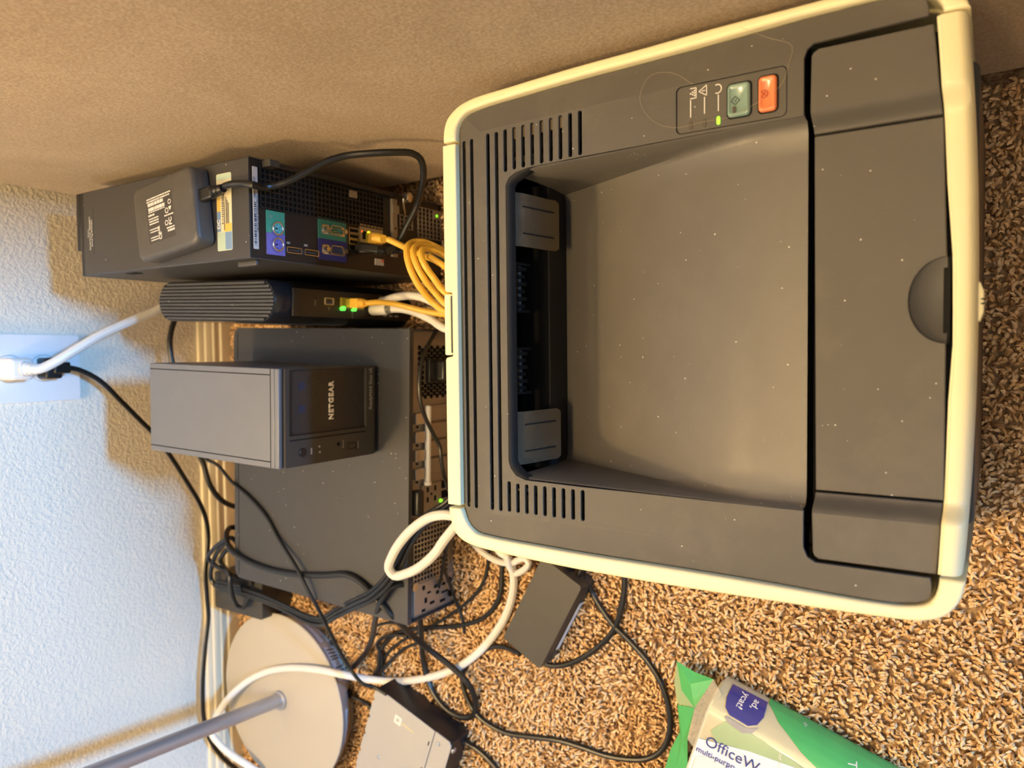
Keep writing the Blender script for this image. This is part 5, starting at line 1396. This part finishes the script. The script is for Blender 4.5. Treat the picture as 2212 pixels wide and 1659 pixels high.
# flat three-strand cable
def ribbon():
    P = catmull(CABLE_PATHS['ribbon'], .006)
    T = thing('flat_cable', 'flat black three-strand cable from the wall to the printer back', 'cable', P[0])
    for k in (-1, 0, 1):
        path = []
        for i, p in enumerate(P):
            d = (P[min(len(P)-1, i+1)]-P[max(0, i-1)]).normalized()
            s = d.cross(Vector((0, 0, 1)))
            s = s.normalized() if s.length > 1e-4 else Vector((1, 0, 0))
            path.append(p + s*(k*.0046) + Vector((0, 0, .0012*math.sin(i*.12+k*2))))
        V, F = tube_data(path, .0025, 8)
        link('strand', mesh_of('strand', V, F), 'cord_black', T, world=True)
ribbon()
cord('white_cable', 'white cable loop standing up behind the ivory printer corner', 'white_loop', .0052, 'cord_white')
cord('mains_cable', 'white power cord sweeping over the lamp base and across open carpet', 'white_floor_cord', .0050, 'cord_white', 'power cord')
cord('white_cable', 'short twisted white cable under the printer edge on carpet', 'white_twist', .0040, 'cord_white')
cord('floor_cable', 'black cable bending across carpet between desktop and printer', 'floor_lead_wide', .0030, 'cord_black')
cord('floor_cable', 'thin black cable crossing carpet near the desktop corner', 'floor_lead_thin', .0021, 'cord_black')
cord('rear_cable', 'thin black cable hanging from the desktop vent and trailing left', 'rear_lead_a', .0020, 'cord_black')
cord('rear_cable', 'thin black cable dropping from the desktop vent straight to carpet', 'rear_lead_b', .0020, 'cord_black')
cord('knotted_cable', 'thin black cable tangled on carpet beside the metal box', 'knot_lead', .0021, 'cord_black')
cord('adapter_cord', 'long black cord making a wide loop over carpet from the power brick', 'brick_output', .0032, 'cord_black', 'power cord')
cord('adapter_cord', 'black cord curving from the printer under the power brick', 'brick_loop', .0032, 'cord_black', 'power cord')
cord('adapter_cord', 'short black lead entering the end of the power brick', 'brick_input', .0029, 'cord_black', 'power cord')
cord('box_cable', 'black cable leaving the near corner of the metal drive box', 'box_lead', .0036, 'cord_black')
cord('lamp_cord', 'short black cord leaving the lamp base', 'lamp_lead', .0028, 'cord_black', 'power cord')

# cable from the portable drive down to the tower
T = cord_thing('drive_cable', 'black drive cable arching from the portable drive to the tower back', 'usb', .0033, 'cord_black')
oriented_box('plug', (.1515, .6250, .3005), (.10, -1, .0), (0, 0, 1), (.023, .0125, .0075), 'cord_black', T, .0022)
ridged('strain_relief', (.1530, .6135, .3005), (.1540, .5990, .3005), .0052, .0040, 3, 'cord_black', T)
e = Vector(CABLE_PATHS['usb'][-1])
oriented_box('usb_plug', (.1115, .5560, .1520), (e-Vector((.1125, .575, .158))).normalized(), (1, 0, 0), (.036, .015, .008), 'cord_black', T, .0014)
ridged('strain_relief', e+Vector((.0012, .006, .004)), e, .0052, .0042, 3, 'cord_black', T)
T = cord_thing('usb_cable', 'second black cable leaving the tower below the drive cable plug', 'usb_b', .0031, 'cord_black')
e = Vector(CABLE_PATHS['usb_b'][0])
oriented_box('usb_plug', e+Vector((.0010, .020, .0130)), (0, 1, .62), (1, 0, 0), (.036, .015, .008), 'cord_black', T, .0014)
ridged('strain_relief', e+Vector((.0006, .008, .0050)), e, .0052, .0042, 3, 'cord_black', T)

# yellow network cables
T = cord_thing('network_cable', 'yellow network cable plugged into the tower back', 'yellow_dell', .0032, 'cord_yellow')
p0 = Vector(CABLE_PATHS['yellow_dell'][0]); root = Vector((.1265, .5775, .1345)); d = (p0-root).normalized()
oriented_box('clear_plug', root+d*.006, d, (0, 0, 1), (.014, .0105, .0075), 'plug_yellow_clear', T, .0006)
oriented_box('plug_boot', root+d*.018, d, (0, 0, 1), (.013, .0115, .0100), 'cord_yellow', T, .0014)
ridged('strain_relief', root+d*.024, root+d*.044, .0062, .0044, 5, 'cord_yellow', T)
cord('network_cable', 'coiled yellow network cable bundled behind the printer', 'yellow_coil', .0033, 'cord_yellow')
T = cord_thing('network_cable', 'yellow network cable plugged into the gateway', 'yellow_router', .0032, 'cord_yellow')
p0 = Vector(CABLE_PATHS['yellow_router'][0])
d = Vector((0, -.85, .28)).normalized()
root = Vector((.0590, .6275, .1175)); d = (p0-root).normalized()
oriented_box('clear_plug', root+d*.006, d, (0, 0, 1), (.012, .0100, .0080), 'plug_yellow_clear', T, .0006)
oriented_box('plug_boot', root+d*.019, d, (0, 0, 1), (.016, .0110, .0105), 'cord_yellow', T, .0014)
ridged('strain_relief', root+d*.026, p0, .0058, .0040, 4, 'cord_yellow', T)
cord('white_cable', 'upper white cable leaving the gateway above its white plug', 'white_router_a', .0046, 'cord_white')
T = cord_thing('white_cable', 'white cable with barrel plug at the foot of the gateway', 'white_router_b', .0045, 'cord_white')
p0 = Vector(CABLE_PATHS['white_router_b'][0]); root = Vector((.0535, .6280, .0790)); d = (p0-root).normalized()
V, F = tube_data([root, root+d*.004, root+d*.030, root+d*.036], [.0045, .0072, .0072, .0055], 16)
link('barrel_plug', mesh_of('barrel_plug', V, F), 'cord_white', T, world=True)
V, F = tube_data([root+d*.034, root+d*.039], [.0060, .0055], 16)
link('plug_ring', mesh_of('plug_ring', V, F), 'steel', T, world=True)

# behind the desktop
cord('thin_cable', 'thin black cable hanging down the desktop back panel beside the honeycomb vent', 'hp_lead', .0024, 'cord_black')
T = thing('power_plug', 'black power plug pushed into the desktop supply below the honeycomb vent', 'power plug', (-.020, .548, .03))
oriented_box('plug_body', (-.0195, .5480, .0510), (0, -1, 0), (0, 0, 1), (.030, .024, .022), 'cord_black', T, .003)
ridged('strain_relief', (-.0195, .534, .050), (-.0200, .505, .036), .0085, .0055, 5, 'cord_black', T)
link('cord', tube_mesh('cord', [(-.0200, .507, .037), (-.021, .49, .026), (-.022, .465, .012), (-.022, .44, .008)], .0042, 10), 'cord_black', T, world=True)
